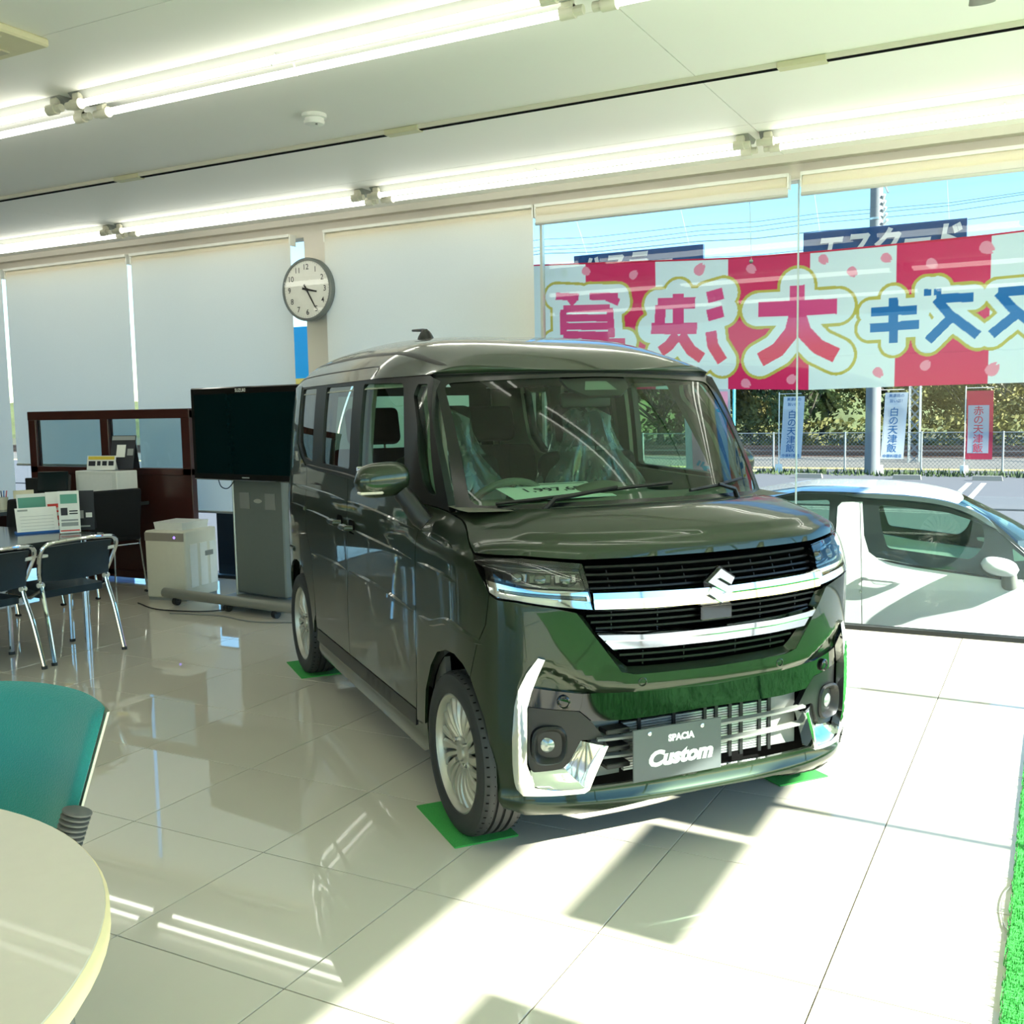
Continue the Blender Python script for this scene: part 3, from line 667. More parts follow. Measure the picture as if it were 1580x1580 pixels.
both(corner)
iop = [(0, .463), (-.306, .457), (-.424, .46), (-.383, .40), (-.447, .257), (0, .264)]
iopf = iop[::-1] + [(-a, b) for a, b in iop][1:-1]
panel('intake_backing', iopf, surf, M_dark, van, step=.06, off=-.12, thick=0)
mb = MB()
for zi in range(3):
    for k in range(5): mb.span((.395, -.30, .283 + zi * .058 + k * .0085), (.41, .26, .283 + zi * .058 + k * .0085 + .0062))
rad = mb.build('radiator', mat('radiator_fins', (176, 180, 178), .35, .7), van, ang=0)
for y in (-.25, -.12, .0, .045, .10, .145, .22, .26): MB().span((.408, y, .27), (.416, y + .012, .455)).build('radiator_post', M_black, rad, ang=0)
for z in (.345, .403):
    ribbon('intake_bar', [(-.41, z), (-.2, z), (0, z), (.2, z), (.41, z)], surf, .013, .02, M_grey, van, off=-.03, taper=False)
for z in (.43, .375, .32):
    mb = MB(); mb.span((.40, -.385, z - .008), (.455, -.30, z + .008), .003); mb.build('intake_step', M_black, van)
both(lambda sg: MB().span((.36, sg * .30, .268), (.38, sg * .40, .455)).build('intake_side_plate', M_grey, van, ang=0))
# number plate
pl = MB().box((.492, -.149, .355), (.006, .328, .168), None, .002).build('number_plate', mat('plate_charcoal', (82, 88, 88), .35), van)
MB().box((.48, -.149, .355), (.02, .26, .10), None, .002).build('plate_bracket', M_black, pl)
pf = lambda y0, z0: (lambda a, b: (.4958, y0 + a, z0 + b))
textmesh('SPACIA', pf(-.137, .398), off=.065, shear=.0, size=.029).build('lettering', M_paper, pl, ang=0, recalc=False)
q = textmesh('Custom', lambda a, b: (.4958, -.137 + a * 1.12, .338 + b), off=.058, shear=.25, size=.066); q.build('lettering', M_paper, pl, ang=0, recalc=False)
mb = MB()
for y in (-.255, -.06): mb.lathe([(.007, 0), (.007, .003), (.004, .005), (0, .005)], 12, axis_mat((.495, y, .422), (1, 0, 0)))
mb.build('screw', M_chrome, pl)
# hood --------------------------------------------------------------------------------
FT = [(-.842, .988), (-.90, 1.010), (-.98, 1.043), (-1.08, 1.070), (-1.20, 1.083)]
FTd = catmull(FT, 8)
def ftop(t):
    i = min(len(FTd) - 2, int(t * (len(FTd) - 1))); f = t * (len(FTd) - 1) - i; a, b = FTd[i], FTd[i + 1]; return surf0(a[0] + (b[0] - a[0]) * f, a[1] + (b[1] - a[1]) * f)
HLW = tab([(0, .970), (.29, .972), (.45, .974), (.64, .989), (.842, .990)])
HG = tab(catmull([(0, 0), (.035, .22), (.10, .345), (.13, .375)], 4) + catmull([(.13, .375), (.2, .47), (.4, .67), (.7, .89), (1, 1)], 6)[1:])
def hood0(u, t):
    a = abs(u); sg = 1 if u >= 0 else -1
    f = surf0(a * .842, interp(HLW, a * .842)); f = Vector((f.x, f.y * sg, f.z))
    e = ftop(1.); xr = .205 - (.205 - e.x) * a ** 2.2; r = Vector((xr, sg * abs(e.y) * a, 1.107 - .008 * a * a))
    # side edge follows the fender line
    ed = ftop(t); lt = t
    g = interp(HG, t)
    p = Vector((f.x + (r.x - f.x) * lt, f.y + (r.y - f.y) * lt, f.z + (r.z - f.z) * g))
    lin_ = Vector((surf0(.842, .990).x * (1 - t) + e.x * t, 0, .990 * (1 - g) + (1.099) * g))
    w = a ** 10
    p.x += w * (ed.x - lin_.x); p.z += w * (ed.z - lin_.z); p.y += sg * w * (abs(ed.y) - (abs(surf0(.842, .99).y) * (1 - t) + abs(e.y) * t))
    # pressed shoulders of the hood
    p.z += .012 * smooth((.80 - a) / .10) * smooth((t - .10) / .12) * smooth((1 - t) / .2)
    return p
hood = offs(hood0)
def hoodgrid(u, v): return hood0(-1 + 2 * u, v)
mb = MB(); mb.grid(lambda u, v: hood0(-.995 + 1.99 * u, v), 80, 54)
# lip folded under at the front
mb.grid(lambda u, v: hood0(-.995 + 1.99 * u, 0) + Vector((-.035 * v, 0, -.004 * v)), 72, 1)
ho = mb.build('hood', M_paint, van, ang=60)
# cowl and wipers
def ws0(u, v):
    a = abs(u); sg = 1 if u >= 0 else -1
    b = Vector((.135 - .275 * a ** 2.2, u * .645, 1.110 - .024 * a * a)); t = Vector((-.345 - .12 * a ** 2.2, u * .603, 1.577 - .008 * a * a))
    p = b.lerp(t, v); bulge = .030 * math.sin(PI * min(1, max(0, v))); return p + Vector((bulge * .7, 0, bulge * .5))
wscr = offs(ws0)
mb = MB(); mb.grid(lambda u, v: Vector((hood0(-1 + 2 * u, 1))).lerp(ws0(-1 + 2 * u, 0), v) + Vector((0, 0, -.012 * math.sin(PI * v) - .002)), 40, 4); mb.build('cowl', M_black, van, ang=60)
win = panel('windshield', [(-.985, .01), (.985, .01), (.985, .99), (-.985, .99)], lambda a, b, o=0.: ws0(a, b) + (nrm(ws0, a, b, .03) * o if o else Vector((0, 0, 0))), M_wind, van, step=.09, thick=0, gap=0)
wfn = lambda a, b, o=0.: ws0(a, b) + nrm(ws0, a, b, .03) * o
panel('windshield_frit', [(-1.0, .0), (1.0, .0), (1.0, 1.0), (-1.0, 1.0)], wfn, mat('frit_black', (20, 23, 22), .2), van, [rnd([(-.935, .030), (.0, .022), (.935, .030), (.955, .925), (.0, .950), (-.955, .925)], .07)], step=.06, thick=0, gap=0, off=.003)
# sensor unit behind the top of the screen
panel('sensor_cover', rnd([(-.12, .80), (.12, .80), (.22, .875), (.235, .985), (-.235, .985), (-.22, .875)], .03), wfn, M_black, van, step=.06, thick=.012, gap=0, off=-.010)
panel('sensor_window', [(-.115, .845), (.115, .845), (.075, .925), (-.075, .925)], wfn, M_grey, van, step=.08, thick=0, gap=0, off=-.007)
def wiper(pts, arm):
    w = MB().tube([wscr(u, v, .016) for u, v in pts], .0065, 6).build('wiper', M_black, van)
    MB().tube([wscr(*arm[0], .006), wscr(*arm[1], .028), wscr(*arm[2], .022)], [.012, .009, .006], 8).build('wiper_arm', M_black, w)
wiper([(-.82, .03), (-.5, .055), (-.15, .085), (.12, .10)], [(-.62, -.03), (-.55, .03), (-.22, .085)])
wiper([(.22, .045), (.45, .07), (.72, .11)], [(.60, -.03), (.56, .03), (.45, .07)])
# side panels -------------------------------------------------------------------------
BELT = [(-1.36, 1.104), (-1.412, 1.107), (-2.36, 1.15), (-2.94, 1.156), (-3.25, 1.167), (-3.36, 1.21), (-3.46, 1.275)]
fender = DF[::-1] + ARF[1:] + GAPB[1:] + [(-.787, .907), (-.842, .985)] + FT[1:] + [(-1.29, 1.096)]
SD = [(-2.385, .335), (-2.38, .56), (-2.36, .7), (-2.345, .8), (-2.36, 1.15)]
QD = [(-3.05, .335), (-3.06, .5), (-3.107, .725), (-3.20, .82), (-3.20, 1.164)]
fdoor = [(-1.425, .335), (-1.40, .43)] + DF[2:] + BELT[1:2] + [(-2.36, 1.15)] + SD[::-1][1:]
sdoor = SD + [(-2.94, 1.156), (-3.20, 1.164)] + QD[::-1][1:]
RC = -3.47
arch_r = [(RC + .33 * math.cos(a), .29 + .345 * math.sin(a)) for a in [PI * t / 16 for t in range(17)]]
arch_r = [p for p in arch_r if p[0] < -3.10]
quarter = QD[::-1][:-1] + [(-3.06, .40)] + [(-3.102, .36)] + [p for p in arch_r] + [(-3.82, .22), (-3.96, .22), (-3.96, 1.575), (-3.80, 1.578), (-3.80, 1.578), (-3.47, 1.585), (-3.46, 1.275), (-3.36, 1.21), (-3.25, 1.167)]
sill = [(-1.345, .20), (-1.425, .168), (-3.08, .178), (-3.10, .34), (-3.05, .330), (-1.43, .330), (-1.345, .30)]
def sidepanels(sgn):
    q = lambda p: pm(p, sgn)
    panel('front_fender', q(fender), surf, M_paint, van, step=.03, gap=GAPM)
    d = panel('front_door', q(fdoor), surf, M_paint, van, step=.04, gap=GAPM)
    e = panel('sliding_door', q(sdoor), surf, M_paint, van, step=.04, gap=GAPM)
    panel('rear_quarter', q(quarter), surf, M_paint, van, [q(rnd([(-3.45, 1.572), (-3.47, 1.40), (-3.45, 1.31), (-3.9, 1.33), (-3.9, 1.572)], .02))] if False else [], step=.045, gap=GAPM)
    panel('side_sill', q(sill), surf, M_paint, van, step=.05, gap=.001, dfn=lambda s, z: .012 * smooth((.27 - z) / .05) - .012)
    panel('sill_strip', q([(-1.44, .268), (-3.06, .268), (-3.055, .326), (-1.44, .326)]), surf, M_black, van, step=.08, gap=0, off=.006, thick=.01, dfn=lambda s, z: -.010 * smooth((z - .28) / .04))
    rb = lambda nm, path, w, h, par=van, m=M_paint: ribbon(nm, q(path), surf, w, h, m, par)
    rb('side_ridge', [(-3.60, 1.05), (-3.0, 1.047), (-2.40, 1.043)], .022, .009); rb('side_ridge', [(-2.34, 1.043), (-1.9, 1.03), (-1.40, 1.010)], .022, .009); rb('side_ridge', [(-1.33, 1.006), (-1.15, .996), (-1.02, .985)], .022, .009)
    rb('side_ridge', [(-3.58, .944), (-3.25, .94), (-3.22, .938)], .022, .009); rb('side_ridge', [(-3.17, .937), (-2.8, .93), (-2.40, .922)], .022, .009); rb('side_ridge', [(-2.33, .920), (-1.9, .91), (-1.42, .898)], .022, .009); rb('side_ridge', [(-1.35, .895), (-1.15, .89), (-.965, .880)], .022, .009)
    rb('side_ridge', [(-3.66, .685), (-3.50, .69)], .03, .010); rb('side_ridge', [(-3.09, .716), (-2.7, .724), (-2.39, .727)], .03, .010); rb('side_ridge', [(-2.34, .727), (-1.9, .723), (-1.41, .705)], .03, .010); rb('side_ridge', [(-1.35, .70), (-1.22, .70), (-1.05, .735), (-.90, .72), (-.80, .705)], .026, .008)
    for (s0, z), par in (((-2.26, .935), d), ((-2.47, .94), e)):
        w = .055 if par is d else -.055
        hd = MB().tube([surf((s0 + w) * (1 if sgn > 0 else -1), z, .012), surf((s0 + w * .9) * (1 if sgn > 0 else -1), z, .038), surf(s0 * (1 if sgn > 0 else -1), z, .042), surf((s0 - w * .9) * (1 if sgn > 0 else -1), z, .038), surf((s0 - w) * (1 if sgn > 0 else -1), z, .010)], [.012, .014, .015, .014, .012], 10); hd.build('door_handle', M_paint, par)
        panel('handle_recess', q(rnd([(s0 - .05, z - .03), (s0 + .05, z - .03), (s0 + .05, z + .03), (s0 - .05, z + .03)], .02)), surf, M_dark, par, step=.03, off=.002, thick=0, gap=0)
    # belt strip
    rb('belt_strip', [(-1.42, 1.112), (-1.9, 1.133), (-2.36, 1.154), (-2.94, 1.160), (-3.22, 1.168)], .022, .010, van, M_black)
    # greenhouse
    GH = [(-1.215, 1.088), (-1.412, 1.109), (-2.36, 1.152), (-2.94, 1.158), (-3.25, 1.169), (-3.36, 1.212), (-3.46, 1.277), (-3.468, 1.582), (-2.85, 1.583), (-2.28, 1.579), (-1.77, 1.577), (-1.54, 1.576), (-1.475, 1.56), (-1.405, 1.42), (-1.30, 1.25)]
    slide = rnd([(-2.885, 1.563), (-2.366, 1.558), (-2.355, 1.185), (-2.88, 1.190)], .025)
    front = rnd([(-2.205, 1.560), (-1.765, 1.550), (-1.66, 1.377), (-1.53, 1.150), (-2.20, 1.165)], .025)
    quart = rnd([(-1.64, 1.50), (-1.63, 1.543), (-1.522, 1.540), (-1.415, 1.41), (-1.315, 1.16), (-1.305, 1.138), (-1.35, 1.142), (-1.39, 1.18), (-1.505, 1.378)], .015)
    rearq = rnd([(-3.435, 1.566), (-3.10, 1.566), (-3.09, 1.19), (-3.275, 1.205), (-3.395, 1.285), (-3.425, 1.40)], .02)
    panel('greenhouse_frame', q(GH), surf, M_black, van, [q(slide), q(front), q(quart), q(rearq)], step=.04, thick=.03, gap=.001, off=-.004)
    for nm, w, mm in (('sliding_door_window', slide, M_priv), ('front_door_window', front, M_wind), ('quarter_window', quart, M_wind), ('rear_side_window', rearq, M_priv)):
        panel(nm, q(w), surf, mm, van, step=.08, thick=0, gap=0, off=-.012)
    panel('door_visor', q([(-2.26, 1.598), (-2.26, 1.565), (-2.0, 1.556), (-1.76, 1.545), (-1.70, 1.50), (-1.66, 1.515), (-1.72, 1.574), (-2.0, 1.59)]), surf, M_gloss, van, step=.04, thick=.006, gap=0, off=.012) if False else None
    # mirror
    y = -1 if sgn > 0 else 1
    mr = MB(); prof = []
    for i in range(15):
        t = i / 14; yy = -.098 + .196 * t; e = (1 - abs(2 * t - 1) ** 3.2) ** (1 / 2.4); w2 = max(.004, .062 * e)
        for j in range(20):
            a = 2 * PI * j / 20; cx, cz = math.cos(a), math.sin(a); k = (abs(cx) ** 2.6 + abs(cz) ** 2.6) ** (-1 / 2.6)
            xx = k * cx * (.058 * (.35 + .65 * e)); xx = max(xx, -.028); prof.append((-.295 + xx - .05 * (t if True else 0) * 0, y * (.862 + yy * -1), 1.200 + k * cz * w2 + .012 * (t - .5)))
    mr.add(prof, [(i * 20 + j, i * 20 + (j + 1) % 20, (i + 1) * 20 + (j + 1) % 20, (i + 1) * 20 + j) for i in range(14) for j in range(20)] + [tuple(range(20)), tuple(14 * 20 + j for j in range(20))])
    mo = mr.build('door_mirror', M_paint, van, ang=50)
    MB().box((-.327, y * .862, 1.200), (.006, .165, .095), None, .003).build('mirror_glass', M_chrome, mo)
    MB().box((-.262, y * .915, 1.158), (.045, .085, .010), None, .004).build('turn_indicator', mat('amber_clear', (222, 214, 196), .15, .3), mo)
    MB().tube([(-.275, y * .80, 1.155), (-.26, y * .775, 1.12), (-.235, y * .745, 1.065), (-.225, y * .725, 1.045)], [.032, .036, .038, .034], 12).build('mirror_arm', M_black, mo)
    if y > 0: mo.location = (-.20, -.10, 0)
    # wheel arch liner
    for xc, rr in ((0, .332), (-2.42, .325)):
        mb = MB(); n = 18
        vs = []
        for i in range(n + 1):
            a = -.15 + (PI + .3) * i / n
            lx = xc + rr * math.cos(a); yo = min(.70, interp(PYX, lx) - .045)
            for yy in (yo, min(.42, yo - .1)): vs.append((lx, y * yy, .29 + rr * math.sin(a)))
        c = len(vs); vs.append((xc, y * .42, .29))
        mb.add(vs, [(2 * i, 2 * i + 2, 2 * i + 3, 2 * i + 1) for i in range(n)] + [(2 * i + 1, 2 * i + 3, c) for i in range(n)]); mb.build('arch_liner', M_dark, van, ang=60)
    # inner trim with the same openings
    TR = [(-1.2, .42), (-3.9, .42), (-3.9, 1.575), (-1.54, 1.56), (-1.37, 1.32), (-1.30, 1.13)]
    big = lambda p: inset(p if area(p) > 0 else p[::-1], -.012)
    panel('door_trim', q(TR), surf, mat('door_trim', (120, 116, 104), .6), van, [q(big(slide)), q(big(front)), q(big(quart)), q(big(rearq))], step=.09, thick=.02, gap=0, off=-.05)
both(sidepanels)
# roof ----------------------------------------------------------------------------------
rg = MB()
def roofgrid(u, v):
    x = -.345 - 2.490 * (1 - (1 - v) ** 1.0)
    k = math.sin((u - .5) * PI); k = math.copysign(abs(k) ** .8, k)
    xx = x - (.11 * abs(k) ** 2.2) * (1 - v) ** 6 
    return roof0(xx, k * roofhw(xx))
rg.grid(roofgrid, 60, 64); ro = rg.build('roof', M_paint, van, ang=60)
mb = MB(); mb.grid(lambda u, v: roofgrid(.03 + .94 * u, .01 + .96 * v) + Vector((0, 0, -.045)), 30, 30); mb.build('headliner', mat('headliner', (176, 176, 160), .8), van, ang=60)
for y in (-1, 1):
    rp = [(-.47, y * .545), (-.62, y * .548), (-1.0, y * .556), (-1.6, y * .56), (-2.2, y * .56), (-2.62, y * .555)]
    ribbon('roof_ditch', rp, lambda a, b, o=0.: roof(a, b, o), .022, .002, M_black, van, off=.0005)
    ribbon('roof_seam', [(-1.02, y * .668), (-1.035, y * .655), (-1.06, y * .635), (-1.15, y * .628), (-1.6, y * .632), (-2.3, y * .632), (-2.62, y * .632), (-2.70, y * .64), (-2.73, y * .655)], lambda a, b, o=0.: roof(a, b, o), .006, .0015, M_black, van, off=.0008)
mb = MB(); mb.tube([ws0(-1 + 2 * i / 30, 1.005) + Vector((0, 0, .001)) for i in range(31)], .007, 6); mb.build('screen_seal', M_black, van)
hdr = MB()
def hdrf(u, v):
    r = roofgrid(.01 + .98 * u, 0); w = ws0(max(-1, min(1, r.y / .612)), 1.0); return r.lerp(w, v) + Vector((.010 * math.sin(PI * v), 0, .004 * math.sin(PI * v)))
hdr.grid(hdrf, 60, 5); hdr.build('roof_header', M_paint, van, ang=60)
# aerial
MB().lathe([(.040, 0), (.036, .012), (.026, .030), (.016, .042), (0, .046)], 18, axis_mat(roof(-1.42, -.30, -.004), (0, 0, 1))).build('aerial_base', M_black, van)
MB().tube([roof(-1.40, -.30, .036), roof(-1.45, -.30, .040), roof(-1.60, -.30, .046)], [.008, .008, .0055], 8).build('aerial', M_black, van)
# rear ------------------------------------------------------------------------------------
tail = [(-3.955, .26), (-4.573, .26), (-4.573, 1.575), (-3.955, 1.575)]
tl = [(s, z) for s, z in [(3.957, .24), (SMAX - .0, .24), (SMAX - .0, 1.60), (3.957, 1.578)]]
for sgn in (1, -1):
    hl = [(4.06, 1.06), (SMAX + .01, 1.06), (SMAX + .01, 1.52), (4.06, 1.52)] if sgn < 0 else [(-4.06, 1.06), (-SMAX - .01, 1.06), (-SMAX - .01, 1.52), (-4.06, 1.52)]
    pr = [(sgn * -1 * a, b) for a, b in tl]
    lower = [(-sgn * 3.957, .24), (-sgn * SMAX, .24), (-sgn * SMAX, 1.05), (-sgn * 3.957, 1.05)]; upper = [(-sgn * 3.957, 1.53), (-sgn * SMAX, 1.53), (-sgn * SMAX, 1.585), (-sgn * 3.957, 1.58)]; post = [(-sgn * 3.957, 1.05), (-sgn * 4.08, 1.05), (-sgn * 4.08, 1.53), (-sgn * 3.957, 1.53)]; gl = [(-sgn * 4.08, 1.05), (-sgn * SMAX, 1.05), (-sgn * SMAX, 1.53), (-sgn * 4.08, 1.53)]
    for nm, p, mm in (('tailgate_lower', lower, M_paint), ('tailgate_header', upper, M_paint), ('tail_pillar', post, M_paint), ('tailgate_window', gl, M_wind)): panel(nm, p, surf, mm, van, step=.08, thick=.0, gap=0)
# floor pan
MB().span((-2.75, -.64, .20), (.30, .64, .40)).build('floor_pan', M_dark, van, ang=0)
MB().span((-.05, -.66, .38), (.30, .66, .93)).build('bulkhead', M_dark, van, ang=0)
# wheels ----------------------------------------------------------------------------------
def wheel(x, y, steer=0):
    s = -1 if y < 0 else 1
    w = MB(); pr = []
    R = .2785
    prof = [(.198, .060), (.205, .076), (.225, .083), (.252, .081), (.268, .073), (.2755, .060)]
    grooves = [(.2785, .052), (.2785, .036), (.270, .034), (.270, .026), (.2785, .024), (.2785, .006), (.270, .004), (.270, -.004), (.2785, -.006), (.2785, -.024), (.270, -.026), (.270, -.034), (.2785, -.036), (.2785, -.052)]
    prof = prof + grooves + [(r, -h) for r, h in [(.2755, .060), (.268, .073), (.252, .081), (.225, .083), (.205, .076), (.198, .060)]] + [(.19, -.05), (.19, .05)]
    mt = axis_mat((x, y, R), (steer, s, 0), (1, 0, 0))
    t = w.lathe(prof, 56, mt, closed=True).build('tyre', M_rubber, van, ang=30)
    bl = MB()
    for k in range(56):
        a = 2 * PI * k / 56
        for h0, h1 in ((.040, .068), (-.068, -.040)):
            for aa in (a,):
                q = [mt @ Vector((r * math.cos(aa + d), r * math.sin(aa + d), h)) for r, d, h in ((.2788, 0, h0), (.2788, .018, h0), (.2745, .03, h1), (.2745, .012, h1))]; bl.add(q, [(0, 1, 2, 3)])
    tag(bl.build('tread_sipe', M_dark, t, ang=0), None, kind='stuff')
    rm = MB().lathe([(.197, -.06), (.203, .062), (.203, .070), (.197, .073), (.190, .066), (.186, .045), (.176, -.05)], 48, mt).build('rim', M_wheel, van, ang=35)
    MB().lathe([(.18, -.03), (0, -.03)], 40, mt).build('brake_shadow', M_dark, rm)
    MB().lathe([(.03, -.025), (.125, -.025), (.125, -.012), (.03, -.012)], 36, mt).build('brake_disc', M_steel, rm)
    for k in range(20):
        # turbine spokes in pairs: wide and narrow, curved
        a0 = 2 * PI * k / 20; wd = .0175 if k % 2 == 0 else .0125; vs = []; n = 7
        for i in range(n + 1):
            t_ = i / n; r = .050 + .140 * t_; a = a0 + .16 * t_ * t_ * (-s); hw = (wd * (.55 + .75 * t_)); hh = .046 + .016 * math.sin(t_ * PI * .9)
            c = Vector((r * math.cos(a), r * math.sin(a), 0)); p = Vector((-math.sin(a), math.cos(a), 0))
            vs += [mt @ (c - p * hw + Vector((0, 0, hh - .010))), mt @ (c - p * hw * .55 + Vector((0, 0, hh))), mt @ (c + p * hw * .7 + Vector((0, 0, hh - .002))), mt @ (c + p * hw + Vector((0, 0, hh - .012))), mt @ (c + Vector((0, 0, hh - .03)))]
        fs = [(i * 5 + j, i * 5 + (j + 1) % 5, (i + 1) * 5 + (j + 1) % 5, (i + 1) * 5 + j) for i in range(n) for j in range(5)]
        MB().add(vs, fs).build('spoke', M_wheel, rm, ang=40)
    MB().lathe([(.062, .02), (.060, .044), (.045, .050), (.028, .050), (.026, .058), (.018, .061), (0, .061)], 28, mt).build('hub_cap', M_wheel, rm)
    for k in range(4):
        a = PI / 4 + k * PI / 2; MB().cyl(mt @ Vector((.05 * math.cos(a), .05 * math.sin(a), .045)), mt @ Vector((.05 * math.cos(a), .05 * math.sin(a), .062)), .0095, 6).build('lug_nut', M_chrome, rm)
for x, y in ((0, -.648), (0, .648), (-2.42, -.648), (-2.42, .648)): wheel(x, y)
# interior ----------------------------------------------------------------------------------
M_dash = mat('dashboard_plastic', (104, 104, 92), .6, bump=.1, scale=400)
mb = MB()
def dash(u, v):
    y = -.66 + 1.32 * u
    P = [(.115, 1.100), (.02, 1.100), (-.16, 1.108), (-.27, 1.108), (-.31, 1.05), (-.30, .88), (-.25, .70)]
    i = min(5, int(v * 6)); f = v * 6 - i; a, b = P[i], P[i + 1]
    hump = .055 * math.exp(-((y - .0) / .16) ** 2) * smooth((v - .25) / .2) * smooth((.75 - v) / .2)
    return Vector((a[0] + (b[0] - a[0]) * f - .10 * (abs(y) / .66) ** 3 * (1 - v * .4), y, a[1] + (b[1] - a[1]) * f + hump))
mb.grid(dash, 36, 24); da = mb.build('dashboard', M_dash, van, ang=60)
MB().box((-.335, .0, 1.07), (.02, .23, .13), rot_z(0), .008).build('centre_display', M_gloss, da)
MB().box((-.20, -.35, 1.075), (.12, .26, .045), None, .02, 3).build('meter_hood', M_dash, da)
ctr = Vector((-.40, -.35, 1.02)); ax = Vector((-.85, 0, .52)).normalized(); mt = axis_mat(ctr, ax)
sw = MB().tube([mt @ Vector((.178 * math.cos(2 * PI * k / 36), .178 * math.sin(2 * PI * k / 36), 0)) for k in range(36)], .014, 10, closed=True).build('steering_wheel', M_dash, van)
MB().lathe([(.055, -.02), (.055, .012), (.04, .02), (0, .02)], 20, mt).build('horn_pad', M_dash, sw)
for a in (0, PI, PI * 1.5):
    MB().tube([mt @ Vector((.04 * math.cos(a), .04 * math.sin(a), .004)), mt @ Vector((.17 * math.cos(a), .17 * math.sin(a), 0))], [.018, .012], 8).build('wheel_spoke', M_dash, sw)
MB().tube([ctr - ax * .02, ctr - ax * .25], .03, 10).build('steering_column', M_dash, sw)
def seat(x, y, w, wrap=True):
    st = MB().box((x + .02, y, .60), (.50, w, .16), None, .05, 3).build('seat', M_blackfab, van)
    R = Matrix.Rotation(math.radians(-16), 3, 'Y')
    MB().box((x - .26, y, .93), (.14, w * .96, .64), R, .05, 3).build('seat_back', M_blackfab, st)
    MB().box((x - .37, y, 1.36), (.09, w * .56, .20), R, .035, 3).build('headrest', M_blackfab, st)
    for s in (-1, 1): MB().cyl((x - .345, y + s * .06, 1.22), (x - .365, y + s * .06, 1.30), .006, 6).build('headrest_post', M_chrome, st)
    if wrap:
        rr = random.Random(int(x * 100 + y * 37))
        def cover(u, v):
            a = u * 2 * PI; k = (abs(math.cos(a)) ** 4 + abs(math.sin(a)) ** 4) ** -.25
            fold = .012 * math.sin(a * 13 + v * 5) + .010 * math.sin(a * 7 - v * 9)
            h = v; rw = w * .5 * (1.06 - .62 * smooth((h - .50) / .4)) + fold; rd = .115 - .02 * h + fold
            zz = .66 + .78 * h; xx = x - .22 - .16 * h
            if h > .97: rw *= .5; rd *= .5
            return Vector((xx + k * math.cos(a) * rd, y + k * math.sin(a) * rw, zz + .01 * math.sin(a * 5)))
        MB().grid(cover, 64, 22).build('plastic_cover', M_wrap, st, ang=180)
seat(-.72, -.35, .50); seat(-.72, .35, .50); seat(-1.85, -.34, .52, False); seat(-1.85, .34, .52, False)
rvm = MB().box((-.40, 0, 1.47), (.03, .22, .06), None, .012, 2).build('rear_view_mirror', M_black, van)
MB().cyl((-.40, 0, 1.5), (-.38, 0, 1.54), .01, 8).build('mirror_stem', M_black, rvm)
# price card lying on the dashboard (a thing of its own)
card = thing('price_card', 'white price card lying under the windscreen of the green van', 'card', van.location, van.rotation_euler.z)
cf_ = lambda a, b, d=0: Vector((-.225 + b, -.225 + a, 1.133 - b * .16 + d))
MB().add([cf_(a, b, d) for d in (0, .002) for a, b in ((-.20, .115), (.20, .115), (.20, -.125), (-.20, -.125))], [(0, 1, 2, 3), (7, 6, 5, 4), (0, 4, 5, 1), (1, 5, 6, 2), (2, 6, 7, 3), (3, 7, 4, 0)]).build('sheet', M_paper, card, ang=0)
# lettering reads from the front of the car
textmesh('1,997,600', lambda a, b: cf_(a + .03, -b - .02, .003), off=.02, size=.074).build('lettering', M_ink, card, ang=0, recalc=False)
MB().add([cf_(a, b, .003) for a, b in ((-.18, -.112), (.18, -.112), (.18, -.095), (-.18, -.095))], [(0, 1, 2, 3)]).build('header_line', M_inkgrey, card, ang=0)
# turf mats under the four wheels
def van_pt(x, y): c, s = math.cos(math.radians(-38.4)), math.sin(math.radians(-38.4)); return (van.location.x + x * c - y * s, van.location.y + x * s + y * c)
for (x, y, l) in ((-.09, -.655, 'square of green turf under the near front wheel of the van'), (-.07, .655, 'square of green turf under the far front wheel of the van'), (-2.51, -.645, 'square of green turf under the near rear wheel of the van'), (-2.51, .645, 'square of green turf under the far rear wheel of the van')):
    px, py = van_pt(x, y); dxy = (0, 0)
    m = MB()
    m.span((-.20, -.115, 0.0005), (.20, .115, .006)); bl = m.build('turf_mat', M_turf, None, ang=0); bl.location = (px, py, 0); bl.rotation_euler.z = math.radians(-38.4)
    tag(bl, l, 'mat', 'turf mats under the van wheels')
# ------------------------------------------------------------------ furniture inside
def print_block(mb_name, par, fn, rows, m): # small flat print on a sheet: list of rectangles
    mb = MB()
    for a, b, c, d in rows: mb.add([fn(a, b), fn(c, b), fn(c, d), fn(a, d)], [(0, 1, 2, 3)])
    return mb.build(mb_name, m, par, ang=0, recalc=False)
# near dark table
tb_ = thing('meeting_table', 'dark topped rectangular meeting table behind two chrome chairs', 'table', (-5.99, 3.62, 0))
MB().prism(rnd([(-.6, -.95), (.6, -.95), (.6, .95), (-.6, .95)], .06), .675, .70).build('tabletop', M_tabledk, tb_, ang=30)
MB().span((-.5, -.85, .62), (.5, .85, .675)).build('apron', M_black, tb_, ang=0)
for sx in (-1, 1):
    for sy in (-1, 1): MB().cyl((sx * .5, sy * .84, 0), (sx * .5, sy * .84, .675), .022, 14).build('leg', M_chrome, tb_)
